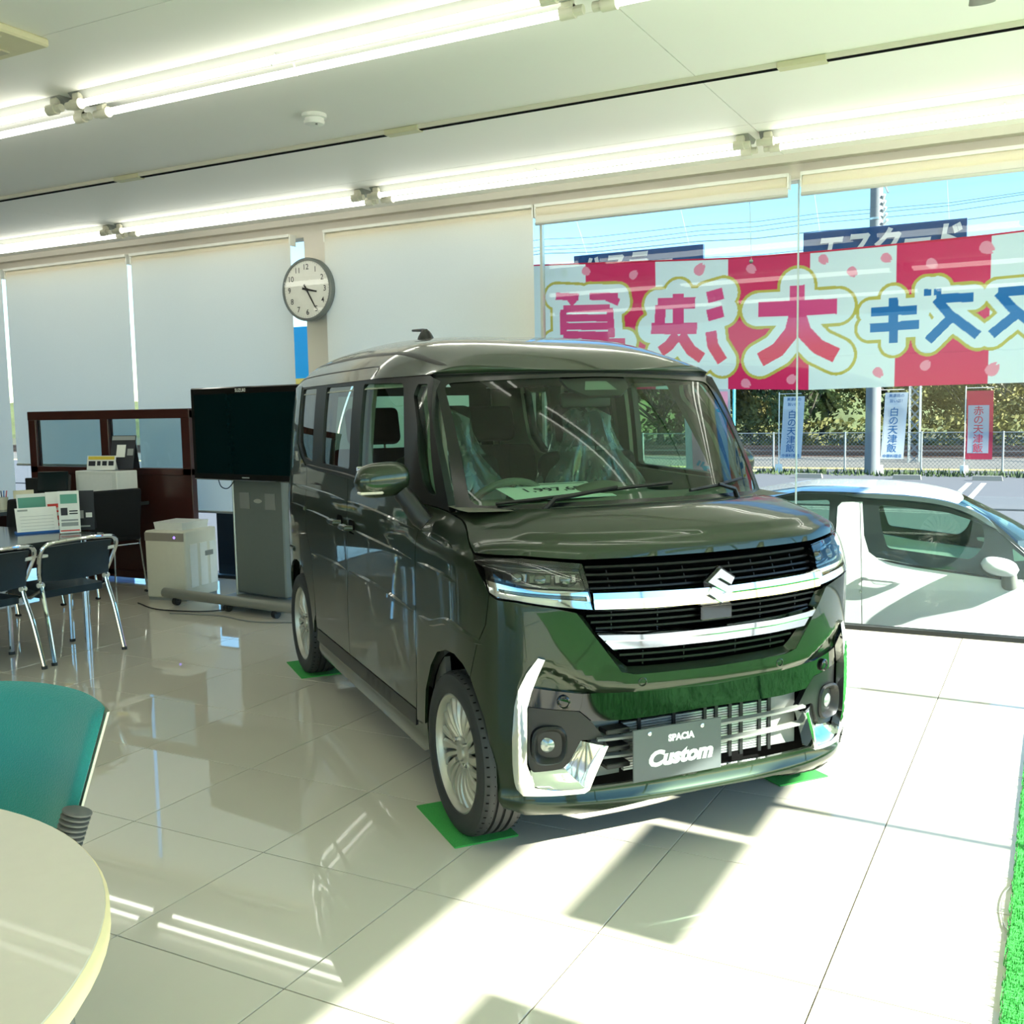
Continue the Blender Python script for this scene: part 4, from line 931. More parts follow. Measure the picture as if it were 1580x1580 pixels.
# chrome stacking chair (faces local +y)
def chrome_chair():
    o = thing('chrome_chair', '', 'chair', (0, 0, 0), group='dark blue chairs at the meeting table')
    def tb(path, r, nm): return MB().tube(catmull(path, 5), r, 10).build(nm, M_chrome, o)
    tb([(-.235, -.30, .012), (-.225, -.235, .30), (-.215, -.18, .50), (-.235, -.20, .60), (-.25, -.25, .72), (-.215, -.275, .775), (-.12, -.295, .79), (0, -.302, .793), (.12, -.295, .79), (.215, -.275, .775), (.25, -.25, .72), (.235, -.20, .60), (.215, -.18, .50), (.225, -.235, .30), (.235, -.30, .012)], .0135, 'back_frame')
    for s in (-1, 1):
        lg = MB().tube([(s * .205, .20, .012), (s * .205, .195, .42)], .016, 10).build('leg', M_chrome, o)
        MB().cyl((s * .205, .20, 0), (s * .205, .20, .02), .018, 10).build('rubber_foot', M_black, lg)
        MB().cyl((s * .235, -.30, 0), (s * .235, -.298, .02), .0165, 10).build('rubber_foot', M_black, o)
        MB().tube([(s * .205, .21, .415), (s * .21, -.05, .41), (s * .216, -.185, .47)], .012, 8).build('seat_rail', M_chrome, o)
        MB().cyl((s * .20, -.178, .505), (s * .235, -.178, .505), .016, 10).build('knob', M_white, o)
        MB().cyl((s * .20, -.235, .70), (s * .245, -.235, .70), .012, 10).build('knob', M_white, o)
    def bk(u, v):
        x = (u - .5) * .44; z = .53 + .225 * v; return (x, -.205 - .05 * v * v + .028 * (1 - (2 * u - 1) ** 2) * -1 + .0, z + .012 * (1 - (2 * u - 1) ** 2) * (1 if v > .5 else -1) * .6)
    mb = MB(); mb.grid(bk, 14, 6); mb.grid(lambda u, v: tuple(Vector(bk(1 - u, v)) + Vector((0, .02, 0))), 14, 6)
    n1, n2 = 15, 7; off = n1 * n2
    for (seq_) in ([i for i in range(n1)], [(n2 - 1) * n1 + i for i in range(n1)]):
        for a, b in zip(seq_, seq_[1:]):
            r = a // n1; ca, cb = a % n1, b % n1; mb.f.append((a, b, off + r * n1 + (n1 - 1 - cb), off + r * n1 + (n1 - 1 - ca)))
    for r in range(n2 - 1):
        for c in (0, n1 - 1):
            a, b = r * n1 + c, (r + 1) * n1 + c; mb.f.append((a, b, off + (r + 1) * n1 + (n1 - 1 - c), off + r * n1 + (n1 - 1 - c)))
    mb.build('backrest', M_navy, o, ang=50)
    MB().prism(rnd([(-.215, -.17), (.215, -.17), (.21, .23), (-.21, .23)], .05), .420, .465, lambda a, b, z: (a, b, z + .012 * (b * 2))).build('seat', M_navy, o, ang=40)
    return o
c1 = chrome_chair(); c1.scale = (1, 1, .915); c1.location = (-5.42, 4.20, 0); c1.rotation_euler.z = math.radians(84); c1['label'] = 'dark blue chrome chair nearest the air purifier at the meeting table'
dup(c1, (-5.43, 3.62, 0), math.radians(90), 'dark blue chrome chair cut by the left edge of the photo, beside the other')
dup(c1, (-6.60, 4.15, 0), math.radians(-90), 'dark blue chair across the meeting table, on its far side')
# things on the meeting table
def stand_card(name, label, cat, x, y, z, rz, w, h, m, blocks=(), tilt=12, base=None):
    o = thing(name, label, cat, (x, y, z), math.radians(rz)); t = math.radians(tilt)
    f = lambda a, b, d=0: (a, b * math.sin(t) - d * math.cos(t), b * math.cos(t) + d * math.sin(t) + .004)
    MB().add([f(a, b, d) for d in (0, .004) for a, b in ((-w / 2, 0), (w / 2, 0), (w / 2, h), (-w / 2, h))], [(3, 2, 1, 0), (4, 5, 6, 7), (0, 1, 5, 4), (1, 2, 6, 5), (2, 3, 7, 6), (3, 0, 4, 7)]).build('front_sheet', m, o, ang=0)
    for k, (r, mm) in enumerate(blocks): print_block('print', o, lambda a, b: f((a - .5) * w, b * h, .0055), r, mm)
    if base: MB().span((-w / 2 - .005, -.012, 0), (w / 2 + .005, h * .5, .012)).build('base', base, o, ang=0)
    # back leg of the stand
    MB().add([f(a, b) for a, b in ((-w / 2 * .9, h * .95), (w / 2 * .9, h * .95))] + [(w / 2 * .9, h * .45, .004), (-w / 2 * .9, h * .45, .004)], [(0, 1, 2, 3)]).build('back_sheet', base or m, o, ang=0, recalc=False)
    return o
TZ = .70
stand_card('desk_calendar', 'white tent desk calendar with a blue base on the meeting table', 'calendar', -5.83, 4.40, TZ, 62, .25, .17, M_paper, [([(.06, .86, .3, .93)], M_inkgrey), ([(.1, .12 + .13 * k, .9, .13 + .13 * k) for k in range(5)], M_inkgrey)], 22, M_paperblue)
stand_card('brochure_stand', 'white brochure with car pictures standing front right on the meeting table', 'brochure', -5.60, 4.46, TZ, 52, .125, .27, M_paper, [([(.1, .70, .9, .92)], M_greenp), ([(.1, .42, .42, .6), (.5, .5, .9, .53), (.5, .44, .9, .47)], M_ink), ([(.1, .28, .9, .32), (.1, .16, .9, .25)], M_inkgrey), ([(.05, .04, .95, .07)], M_red)], 6)
stand_card('brochure_stand', 'dark brochure standing to the right behind the white one', 'brochure', -5.64, 4.60, TZ, 40, .13, .26, M_ink, [([(.1, .3, .5, .5), (.1, .08, .8, .12)], M_inkgrey), ([(.6, .32, .9, .44)], M_paper)], 6)
stand_card('brochure_stand', 'red and white leaflet standing behind the calendar', 'leaflet', -5.86, 4.60, TZ, 62, .17, .25, M_paper, [([(.05, .45, .95, .68), (.05, .08, .95, .36)], M_red), ([(.1, .5, .9, .58), (.1, .16, .9, .24)], M_paper)], 8)
stand_card('brochure_stand', 'green and yellow picture leaflet standing at the back left', 'leaflet', -6.00, 4.50, TZ, 66, .19, .24, M_paper, [([(.04, .45, .96, .9)], M_greenp), ([(.04, .1, .96, .45)], M_yel)], 8)
# partition beside the glazed wall
pt = thing('partition_screen', 'dark brown wooden partition with two frosted panes by the blinds', 'partition', (-7.38, 6.33, 0))
L0, L1, T = -1.02, 1.0, .03
for a, b, nm in (((L0, -T, 0), (L0 + .10, T, 1.49), 'post'), ((-.07, -T, .05), (.03, T, 1.49), 'post'), ((L1 - .10, -T, 0), (L1, T, 1.49), 'post'), ((L0, -T - .004, 1.42), (L1, T + .004, 1.50), 'rail'), ((L0, -T, .94), (L1, T, 1.0), 'rail'), ((L0, -T, .03), (L1, T, .10), 'rail')):
    MB().span(a, b, .004).build(nm, M_wood, pt)
for a, b in ((L0 + .10, -.07), (.03, L1 - .10)):
    MB().span((a, -.006, 1.0), (b, .006, 1.42)).build('pane', glass('partition_pane', (222, 234, 236), .9), pt, ang=0); MB().span((a, -.014, .10), (b, .014, .94)).build('board', M_wood, pt, ang=0)
# desk in front of the partition with its things
dk = thing('counter_desk', 'dark desk standing against the wooden partition', 'desk', (-7.72, 5.45, 0))
MB().prism(rnd([(-.50, -.9), (.50, -.9), (.50, .2), (.86, .25), (.86, .84), (-.50, .84)], .03), .69, .72).build('desktop', M_tabledk, dk, ang=30)
MB().span((-.48, -.86, .08), (.20, -.80, .69)).build('side_panel', M_wood, dk, ang=0); MB().span((-.48, .76, .0), (.30, .82, .69)).build('side_panel', M_wood, dk, ang=0); MB().span((-.10, -.80, .15), (-.07, .76, .69)).build('modesty_panel', M_wood, dk, ang=0)
DZ = .72
o = thing('display_riser', 'white display box on the desk under the magazine', 'box', (-7.13, 6.05, DZ))
MB().span((-.24, -.10, 0), (.26, .12, .27), .006).build('box', M_white, o); MB().span((-.20, -.102, .03), (.2, -.1, .24)).build('front_face', M_paper, o, ang=0)
o = stand_card('magazine', 'black and white car magazine leaning in a rack above the white box', 'magazine', -6.96, 6.08, DZ + .278, 18, .22, .29, M_ink, [([(.02, .86, .98, .98)], M_inkgrey), ([(.25, .35, .62, .72)], M_paper), ([(.7, .4, .95, .6)], M_inkgrey)], 16)
stand_card('magazine', 'yellow lettered low leaflet in front of the black magazine', 'leaflet', -7.09, 5.985, DZ + .275, 12, .28, .12, M_paper, [([(.04, .72, .96, .95)], M_yel), ([(.06, .28, .3, .62), (.36, .3, .48, .62), (.54, .3, .70, .62), (.76, .3, .94, .62)], M_ink)], 10)
o = thing('tablet', 'small black tablet screen tilted on a stand on the desk', 'tablet', (-7.44, 5.78, DZ + .0), math.radians(30)); R = Matrix.Rotation(math.radians(-15), 3, 'X')
MB().box((0, 0, .19), (.25, .014, .17), R, .005).build('screen', M_screen, o); MB().box((.12, .03, .17), (.02, .05, .15), R, .004).build('side_dock', M_black, o); MB().span((-.02, .02, 0), (.02, .05, .15)).build('leg', M_black, o); MB().span((-.09, -.05, 0), (.09, .08, .012), .004).build('base', M_black, o)
o = stand_card('leaflet_holder', 'open picture leaflet lying below the tablet on the desk', 'leaflet', -7.28, 5.62, DZ, 45, .24, .12, M_paper, [([(.05, .5, .9, .8)], M_yel), ([(.1, .15, .9, .4)], M_greenp)], 40)
o = stand_card('leaflet_holder', 'cream notepad standing at the desk edge beside the black chair', 'notepad', -7.25, 5.36, DZ, 60, .15, .15, mat('cream_paper', (232, 222, 190), .7), [([(.1, .1, .9, .3)], M_yel), ([(.2, .5, .8, .55), (.2, .65, .8, .7)], M_inkgrey)], 8)
o = thing('pen_cup', 'small beige pen cup on the desk', 'cup', (-7.42, 5.30, DZ)); MB().lathe([(.032, 0), (.036, .10), (.033, .10), (.03, .008), (0, .008)], 18).build('cup', M_cream, o)
for k in range(3): MB().cyl((.008 * k - .01, .004, .01), (.02 * k - .025, .012 * k, .15), .004, 6).build('pen', [M_black, M_paperblue, M_red][k], o)
o = thing('desk_phone', 'black telephone at the left end of the desk', 'telephone', (-7.86, 4.98, DZ), math.radians(40)); MB().prism([(-.09, 0), (.09, 0), (.09, .03), (-.09, .075)], -.08, .08, lambda a, b, z: (z, -a, b)).build('body', M_black, o, ang=20)
MB().tube(catmull([(-.055, -.075, .075), (-.055, -.06, .09), (-.055, 0, .10), (-.055, .06, .105), (-.055, .075, .10)], 4), .018, 10).build('handset', M_black, o)
o = thing('desk_shelf', 'small blue topped shelf riser at the left edge of the desk', 'shelf', (-8.02, 5.02, DZ), math.radians(30)); MB().span((-.16, -.10, .20), (.16, .10, .22), .004).build('top', M_paperblue, o)
for sx in (-1, 1):
    for sy in (-1, 1): MB().cyl((sx * .14, sy * .08, 0), (sx * .14, sy * .08, .20), .01, 8).build('leg', M_navy, o)
stand_card('leaflet_holder', 'pale violet leaflet stand left on the desk by the telephone', 'leaflet', -7.62, 4.82, DZ, 60, .15, .21, M_paper, [([(.1, .1, .9, .25)], mat('violet', (150, 120, 190), .6)), ([(.2, .5, .8, .55), (.2, .65, .8, .7), (.2, .8, .8, .85)], M_inkgrey)], 8)
o = thing('ring_lamp', 'white ring shaped lamp on a stem at the far left', 'lamp', (-8.20, 5.16, DZ), math.radians(20)); MB().lathe([(.07, 0), (.07, .012), (.012, .018), (.010, .03)], 20).build('base', M_white, o); MB().cyl((0, 0, .02), (0, 0, .22), .008, 8).build('stem', M_white, o)
MB().tube([(.075 * math.cos(2 * PI * k / 28), 0, .335 + .12 * math.sin(2 * PI * k / 28)) for k in range(28)], .012, 8, closed=True).build('ring', M_white, o)
o = thing('computer_monitor', 'dark monitor lying low behind the leaflets on the desk', 'monitor', (-8.0, 6.12, DZ), math.radians(20)); MB().box((0, 0, .115), (.34, .03, .15), None, .006).build('screen', M_black, o); MB().box((0, .02, .03), (.05, .02, .06), None, .003).build('neck', M_black, o); MB().box((0, .01, .008), (.2, .15, .014), None, .004).build('foot', M_black, o)
# black cantilever chairs at the desk (face local +y)
def black_chair(loc, rz, label):
    o = thing('office_chair', label, 'chair', loc, rz, 'black padded chairs at the desk')
    MB().box((0, 0, .46), (.44, .44, .06), None, .025, 3).build('seat', M_blackfab, o); MB().box((0, -.225, .66), (.43, .05, .40), Matrix.Rotation(math.radians(8), 3, 'X'), .02, 3).build('backrest', M_blackfab, o)
    for s in (-1, 1):
        lg = MB().tube(catmull([(s * .21, .22, .008), (s * .21, .20, .40), (s * .21, .15, .435), (s * .21, -.18, .43), (s * .21, -.21, .40), (s * .215, -.28, .008)], 5), .009, 8).build('leg', M_chrome, o)
        MB().box((s * .213, -.27, .009), (.03, .04, .018), None, .005).build('rubber_foot', M_black, lg)
    MB().cyl((-.21, -.20, .40), (.21, -.20, .40), .007, 8).build('crossbar', M_chrome, o)
    return o
black_chair((-6.92, 5.82, 0), math.radians(78), 'black padded chair with thin chrome legs right of the brochures')
black_chair((-6.98, 5.02, 0), math.radians(96), 'black padded chair behind the desk calendar, left of the other')
# air purifier
ap = thing('air_purifier', 'cream air purifier cabinet with a tray on top beside the television', 'air purifier', (-6.155, 5.93, 0), math.radians(7))
MB().span((-.19, -.20, .02), (.19, .20, .55), .018, 3).build('body', mat('ivory_plastic', (214, 210, 192), .4), ap)
MB().span((-.186, -.204, .47), (.186, -.196, .535), .002).build('top_band', mat('warm_grey', (150, 142, 130), .4), ap)
MB().lathe([(.011, 0), (.009, .003), (0, .003)], 12, axis_mat((.10, -.204, .50), (0, -1, 0))).build('indicator_light', mat('violet_led', (150, 120, 255), .3, emit=1.5), ap)
MB().prism([(-.13, -.14), (.13, -.14), (.15, .14), (-.15, .14)], .55, .61, lambda a, b, z: (a * (1 + (z - .55)), b * (1 + (z - .55)), z)).build('top_tray', M_white, ap, ang=20)
sg = MB()
for k in range(3): sg.span((.186, -.14 + .12 * k, .10), (.196, -.05 + .12 * k, .44), .003)
sg.build('side_grille', M_white, ap, ang=0); MB().span((.19, .04, .33), (.20, .14, .37), .003).build('side_handle', M_grey, ap, ang=0); MB().span((-.18, -.19, 0), (.18, .19, .025)).build('plinth', M_grey, ap, ang=0)
# television on its rolling stand
tv = thing('television', 'large black flat television on a grey rolling stand', 'television', (-5.24, 5.74, 0), math.radians(-7.6))
MB().span((-.60, -.03, .955), (.60, .06, 1.645), .008).build('body', M_gloss, tv); MB().span((-.555, -.034, 1.005), (.555, -.029, 1.595)).build('screen', M_screen, tv, ang=0)
MB().span((-.62, -.01, 1.25), (-.59, .04, 1.33), .004).build('side_box', M_black, tv)
textmesh('SUZUKI', lambda a, b: (-.02 + a, -.0345, 1.618 + b), off=.02, size=.034).build('lettering', M_paper, tv, ang=0, recalc=False)
MB().span((-.04, -.0335, .976), (.04, -.0325, .984)).build('logo_strip', M_inkgrey, tv, ang=0)
st = MB().span((-.27, .07, .09), (.27, .19, 1.50), .01).build('stand_column', mat('stand_grey', (112, 118, 112), .4, .2), tv); MB().span((-.285, .065, .06), (-.268, .195, 1.0), .004).build('column_edge', M_alu, st, ang=0)
for x in (-.14, .14): MB().span((x - .055, .064, .74), (x + .055, .07, .86)).build('column_speaker', M_grey, st, ang=0)
MB().lathe([(.045, 0), (.04, .006), (0, .006)], 20, axis_mat((.0, .07, .80), (0, -1, 0)) @ Matrix.Diagonal((.35, 1, 1, 1))).build('column_badge', M_alu, st)
MB().cyl((-.80, -.20, .085), (.62, -.14, .085), .038, 16).build('base_bar', mat('bar_grey', (146, 146, 136), .35, .4), tv); MB().span((-.35, -.16, .045), (.35, .30, .075), .006).build('base_plate', M_grey, tv)
for x, y in ((-.66, -.20), (-.10, -.165), (.40, -.15), (-.30, .25), (.30, .25)):
    w = MB().cyl((x - .018, y, .03), (x + .018, y, .03), .03, 16).build('caster', M_black, tv); MB().span((x - .024, y - .016, .03), (x + .024, y + .016, .066), .004).build('caster_fork', M_black, w)
MB().tube(catmull([(-.42, .05, .97), (-.40, .06, .90), (-.33, .06, .885), (-.27, .06, .92), (-.25, .08, .97)], 5), .004, 6).build('cable', M_black, tv)
for k, (pp, lb) in enumerate((([(-5.70, 5.35, .006), (-5.3, 5.42, .006), (-4.9, 5.36, .006), (-4.5, 5.50, .006)], 'thin grey cable on the floor in front of the television stand'), ([(-6.25, 5.55, .006), (-5.9, 5.42, .006), (-5.55, 5.48, .006), (-5.4, 5.6, .006)], 'thin black cable on the floor under the air purifier'), ([(-4.9, 6.0, .006), (-4.75, 6.1, .03), (-4.62, 6.02, .04), (-4.52, 6.12, .006)], 'black cable loop on white sheets behind the television stand'))):
    tag(MB().tube(catmull(pp, 8), .005, 6).build('floor_cable', M_grey if k == 0 else M_black), lb, 'cable')
o = MB().prism([(-.28, -.10), (.26, -.14), (.34, .10), (-.20, .16)], 0, .006).build('paper_sheets', M_paper, ang=0); o.location = (-4.72, 6.08, 0); tag(o, 'loose white sheets lying on the floor behind the television stand', 'paper')
# foreground: round table and teal chair
rt = thing('round_table', 'round beige table in the lower left foreground', 'table', (-1.749, .493, 0))
MB().lathe([(0, .652), (.70, .652), (.722, .656), (.7285, .666), (.7285, .690), (.723, .6985)], 96).build('table_edge', M_edge, rt, ang=40); MB().lathe([(.7235, .6975), (.721, .7), (0, .7)], 96).build('tabletop', M_beech, rt, ang=40)
MB().cyl((0, 0, .10), (0, 0, .655), .045, 20).build('pedestal', M_steel, rt)
for k in range(4):
    a = PI / 4 + k * PI / 2 - .32; MB().tube([(.03 * math.cos(a), .03 * math.sin(a), .52), (.32 * math.cos(a), .32 * math.sin(a), .25), (.52 * math.cos(a), .52 * math.sin(a), .02)], [.022, .022, .02], 10).build('leg', M_steel, rt)
o = thing('yellow_booklet', 'yellow booklet at the lower left corner on the round table', 'booklet', (-1.196, .713, .7), math.radians(32)); MB().span((-.16, -.09, 0), (.0, .028, .012), .002).build('cover', M_yel, o)
tc_ = thing('teal_chair', 'teal fabric chair behind the round beige table', 'chair', (-2.09, 1.41, 0), math.radians(183))
def bp_(u, v, side):
    a = (u - .5) * 2; x = a * (.205 + .055 * v) ; z = .44 + .378 * v - .012 * a * a * v
    y = -.06 - .11 * v + .07 * abs(a) ** 2.4; e = (max(0, 1 - abs(a) ** 9) * max(0, 1 - abs(2 * v - 1) ** 12)) ** .5
    return (x, y + side * .030 * e, z)
mb = MB(); mb.grid(lambda u, v: bp_(u, v, 1), 30, 24); mb.grid(lambda u, v: bp_(1 - u, v, -.5), 30, 24); mb.build('backrest', M_teal, tc_, ang=70)
mb = MB(); sh = lambda u, v, k: tuple(Vector(bp_(.5 + (u - .5) * 1.0, v * .968, 0)) + Vector((0, -.010 - k, 0))); mb.grid(lambda u, v: sh(u, v, 0), 20, 12); mb.grid(lambda u, v: sh(1 - u, v, .008), 20, 12)
n_ = 21 * 13
for j in range(12):
    for c in (0, 20): mb.f.append((j * 21 + c, (j + 1) * 21 + c, n_ + (j + 1) * 21 + 20 - c, n_ + j * 21 + 20 - c))
mb.build('back_shell', mat('pale_trim', (206, 200, 184), .5), tc_, ang=50)
MB().box((0, .20, .44), (.48, .46, .07), None, .03, 3).build('seat', M_teal, tc_)
for s in (-1, 1):
    MB().tube(catmull([(s * .215, .16, .38), (s * .215, .05, .42), (s * .222, .012, .50), (s * .232, -.02, .60)], 5), .013, 10).build('back_post', mat('pale_trim', (206, 200, 184), .5), tc_)
    rb_ = MB()
    for k in range(11): rb_.lathe([(.024, 0), (.031, .003), (.031, .007), (.024, .010)], 16, axis_mat(Vector((s * (.232 + .0022 * k), .018 - .003 * k, .492 + .0105 * k)), (s * .2, -.2, 1)))
    rb_.build('rubber_bellows', mat('bellows_grey', (92, 92, 90), .6), tc_)
    for yy in (.02, .38): MB().tube([(s * .22, .20 + (yy - .2) * .9, .41), (s * .24, yy, .02)], .013, 10).build('leg', M_steel, tc_)
# green turf strip along the side glazing
tf = MB().span((-.075, -1.6, .001), (1.75, 5.35, .012)).build('turf_strip', M_turf, ang=0); tag(tf, 'long bright green artificial turf strip at the right edge', 'turf')
bl = MB(); rr = random.Random(3)
for k in range(95000):
    near = k < 16000
    x = -.082 + rr.random() * (.42 if near else 1.83); y = (2.0 + rr.random() * 2.6) if near else (-1.6 + rr.random() * 6.95); a = rr.random() * PI; h = .008 + .008 * rr.random(); w = .0018 if near else .0026
    dx, dy = math.cos(a) * w, math.sin(a) * w; lx, ly = (rr.random() - .5) * .008, (rr.random() - .5) * .008
    bl.add([(x - dx, y - dy, .008), (x + dx, y + dy, .008), (x + lx, y + ly, .012 + h)], [(0, 1, 2)])
tag(bl.build('turf_pile', M_turf, tf, ang=0, recalc=False), None, kind='stuff')
tag(MB().tube(catmull([(-.080, 3.30, .005), (-.098, 3.22, .005), (-.103, 3.12, .005), (-.092, 3.02, .005), (-.080, 2.98, .008)], 6), .0016, 6).build('thin_wire', M_grey), 'thin grey wire loop on the floor at the turf edge', 'wire')
# ------------------------------------------------------------------ outside
GZ = -.55
gr = MB().span((-90, WY + .12, GZ - .1), (60, 32.3, GZ)).span((EX + .14, -60, GZ - .1), (60, WY + .12, GZ)).span((-90, -60, GZ - .1), (EX + .14, SY - .13, GZ)).build('ground', mat('asphalt', (84, 85, 89), .9, var=.12, scale=7), ang=0); tag(gr, 'grey asphalt car park outside the glass', 'ground', kind='structure')
fd = MB().span((WX, SY, GZ), (EX + .12, WY + .11, -.20)).build('trim_3', mat('plinth', (150, 150, 146), .8), ang=0); tag(fd, 'grey concrete plinth under the showroom floor', 'plinth', kind='structure')
bal = MB().grid(lambda u, v: (-90 + 150 * u, 32.3 + 11 * v, GZ + .05 + .12 * math.sin(u * 900) * math.sin(v * 40) * .3 + .25 * math.sin(PI * min(1, v * 1.2)) ** .5), 200, 24).build('trackbed', mat('ballast', (102, 99, 93), .95, var=.35, scale=14), recalc=False); tag(bal, 'pale gravel bed carrying the railway tracks', 'gravel', kind='stuff')
g2 = MB().span((-90, 43, GZ - .1), (60, 140, GZ + .05)).build('terrain', mat('dry_grass', (78, 76, 50), .95, var=.25, scale=4), ang=0); tag(g2, 'dry grassy ground beyond the railway', 'ground', kind='structure')
M_lane = mat('lane_paint', (170, 171, 170), .7)
for k, (x, lb) in enumerate(((-4.22, 'white bay line behind the white car, left one of the pair at the pole'), (-3.90, 'white bay line behind the white car, right one of the pair at the pole'), (-1.90, 'white bay line before the red flag, left one of the pair'), (-1.58, 'white bay line before the red flag, right one of the pair'))):
    o = MB().span((x - .06, 22.0, GZ), (x + .06, 27.4, GZ + .006)).build('lane_marking', M_lane, ang=0); tag(o, lb, 'marking', 'bay lines of the car park')
for k, x in enumerate((-8.42, -7.58 + 1.64, -3.45, -1.55, .6)):
    o = MB().prism([(-.35, 0), (.35, 0), (.33, .12), (-.33, .12)], -.07, .07, lambda a, b, z: (a, z, b)).build('parking_stop', mat('concrete', (140, 137, 128), .9, bump=.1), ang=0); o.location = (x, 28.3, GZ); tag(o, ['concrete wheel stop left of the white car roof', 'concrete wheel stop under the first white flag', 'concrete wheel stop right of the thick pole', 'concrete wheel stop before the red flag', 'concrete wheel stop at the right edge'][k], 'wheel stop', 'wheel stops along the fence')
kb = MB().span((-30, 20.6, GZ), (20, 20.75, GZ + .03)).build('trim_4', mat('kerb', (70, 72, 76), .9), ang=0); tag(kb, 'dark kerb line across the car park', 'kerb', kind='structure')
vg = MB(); rr = random.Random(5)
for k in range(3500):
    x = -20 + rr.random() * 26; y = 29.4 + rr.random() * 1.6; h = .05 + .16 * rr.random() ** 2; a = rr.random() * PI; vg.add([(x - .03 * math.cos(a), y - .03 * math.sin(a), GZ), (x + .03 * math.cos(a), y + .03 * math.sin(a), GZ), (x + (rr.random() - .5) * .1, y, GZ + h)], [(0, 1, 2)])
tag(vg.build('weeds', mat('weed_green', (62, 78, 42), .9, var=.3), ang=0, recalc=False), 'low green weeds along the foot of the fence', 'weeds', kind='stuff')
# chain link fence
fe = thing('fence', 'grey chain link fence between the car park and the railway', 'fence', (0, 31.0, GZ)); M_galv = mat('galvanised', (150, 156, 156), .5, .6)
for k in range(13): MB().cyl((-1.33 - 2.08 * k + 2.08 * 2, 0, 0), (-1.33 - 2.08 * k + 2.08 * 2, 0, 1.17), .028, 8).build('post', M_galv, fe)
for z in (1.14, .06, .62): MB().cyl((-24, 0, z), (3.2, 0, z), .014 if z > 1 else .008, 6).build('rail', M_galv, fe)
mb = MB(); x = -24.
while x < 3.2:
    for s in (-1, 1):
        a = Vector((x if s > 0 else x + 1.1, .01, .04)); b = Vector((x + 1.1 if s > 0 else x, .01, 1.14)); w = Vector((.0045, 0, 0)); mb.add([a - w, a + w, b + w, b - w], [(0, 1, 2, 3)])
    x += .11
tag(mb.build('wire_mesh', M_galv, fe, ang=0, recalc=False), None, kind='stuff')
# rails
M_rail = mat('rusty_rail', (98, 74, 62), .6, .3, var=.2)
for k, y in enumerate((34.4, 35.5, 38.2, 39.3)):
    o = MB().prism([(-.07, 0), (.07, 0), (.02, .03), (.02, .12), (.035, .13), (.035, .165), (-.035, .165), (-.035, .13), (-.02, .12), (-.02, .03)], -60, 40, lambda a, b, z: (z, a, b)).build('rail', M_rail, ang=0); o.location = (0, y, GZ + .28); tag(o, 'rusty brown railway rail, %s from the fence' % ['first', 'second', 'third', 'fourth'][k], 'rail', 'rails of the two tracks')
# trees behind the railway
def leafmesh(seed, n, rx, rz, lf):
    rr = random.Random(seed); mb = MB(); cl = []
    for k in range(26):
        a = rr.random() * 2 * PI; r = rr.random() ** .5; z = rr.random(); w = math.sin(PI * (.15 + .75 * z)) ** .6
        cl.append((r * w * rx * math.cos(a) * .85, r * w * rx * math.sin(a) * .85, z * rz, .28 * rx * (.7 + .6 * rr.random())))
    for k in range(n):
        c = cl[k % len(cl)]; v = Vector((rr.gauss(0, 1), rr.gauss(0, 1), rr.gauss(0, 1))).normalized() * (.55 + .45 * rr.random() ** .5) * c[3]
        p = Vector(c[:3]) + v; p.z *= 1.; t = Vector((rr.gauss(0, 1), rr.gauss(0, 1), rr.gauss(0, 1))).normalized(); u = t.orthogonal().normalized(); w = t.cross(u); s = lf * (.6 + .8 * rr.random())
        mb.add([p - u * s, p + w * s * .6, p + u * s, p - w * s * .6], [(0, 1, 2, 3)])
    return mb
M_leaf = [mat('leaf_olive', (104, 103, 56), .8, var=.45, scale=1.6, transl=.25), mat('leaf_green', (70, 88, 50), .8, var=.45, scale=1.6, transl=.25), mat('leaf_yellow', (124, 119, 70), .8, var=.4, scale=1.6, transl=.25)]
M_bark = mat('grey_bark', (92, 86, 76), .9, var=.2)
protos = {}
ORD = 'rightmost second third fourth fifth sixth seventh eighth ninth tenth eleventh twelfth thirteenth fourteenth fifteenth sixteenth seventeenth eighteenth nineteenth twentieth'.split(); ORD[0] = 'first'
def tree(x, y, kind, sx, sz, rz, n=0, row='front'):
    hh = 2.2
    if kind not in protos:
        o = thing('tree', '', 'tree', (x, y, GZ), rz, 'trees beyond the railway'); rr = random.Random(kind + 11)
        mb = MB().tube([(0, 0, 0), (.05, .02, 1.0), (0, .05, 2.4)], [.16, .12, .07], 8)
        for k in range(12 if kind < 3 else 26):
            a = rr.random() * 2 * PI; z = .9 + rr.random() * 1.6; l = 1.2 + rr.random() * 1.2; b = Vector((l * math.cos(a), l * math.sin(a), z + l * (.6 + .6 * rr.random())))
            mb.tube([(0, .02, z), b * .5 + Vector((0, 0, z * .5)), b], [.05, .03, .012], 5, cap=False)
            if kind == 3:
                for j in range(5):
                    c = b + Vector((rr.gauss(0, .4), rr.gauss(0, .4), .3 + rr.random() * .8)); mb.tube([b * .75 + Vector((0, 0, z * .25)), c], [.018, .006], 4, cap=False)
        mb.build('trunk', M_bark, o, ang=60)
        cr = leafmesh(kind + 3, [9500, 10000, 8500, 1400][kind], 2.3, 4.3, .088 if kind < 3 else .07).build('crown', M_leaf[[0, 1, 2, 2][kind]], o, ang=0, recalc=False); cr.location.z = 1.0; cr['kind'] = 'stuff'
        protos[kind] = o
    else: o = dup(protos[kind], (x, y, GZ), rz)
    o.scale = (sx, sx, sz); o['label'] = ['olive leafy', 'darker green leafy', 'yellowish green', 'bare grey branched'][kind] + ' tree, %s from the right in the %s row beyond the railway' % (ORD[n], row)
    return o
rr = random.Random(21)
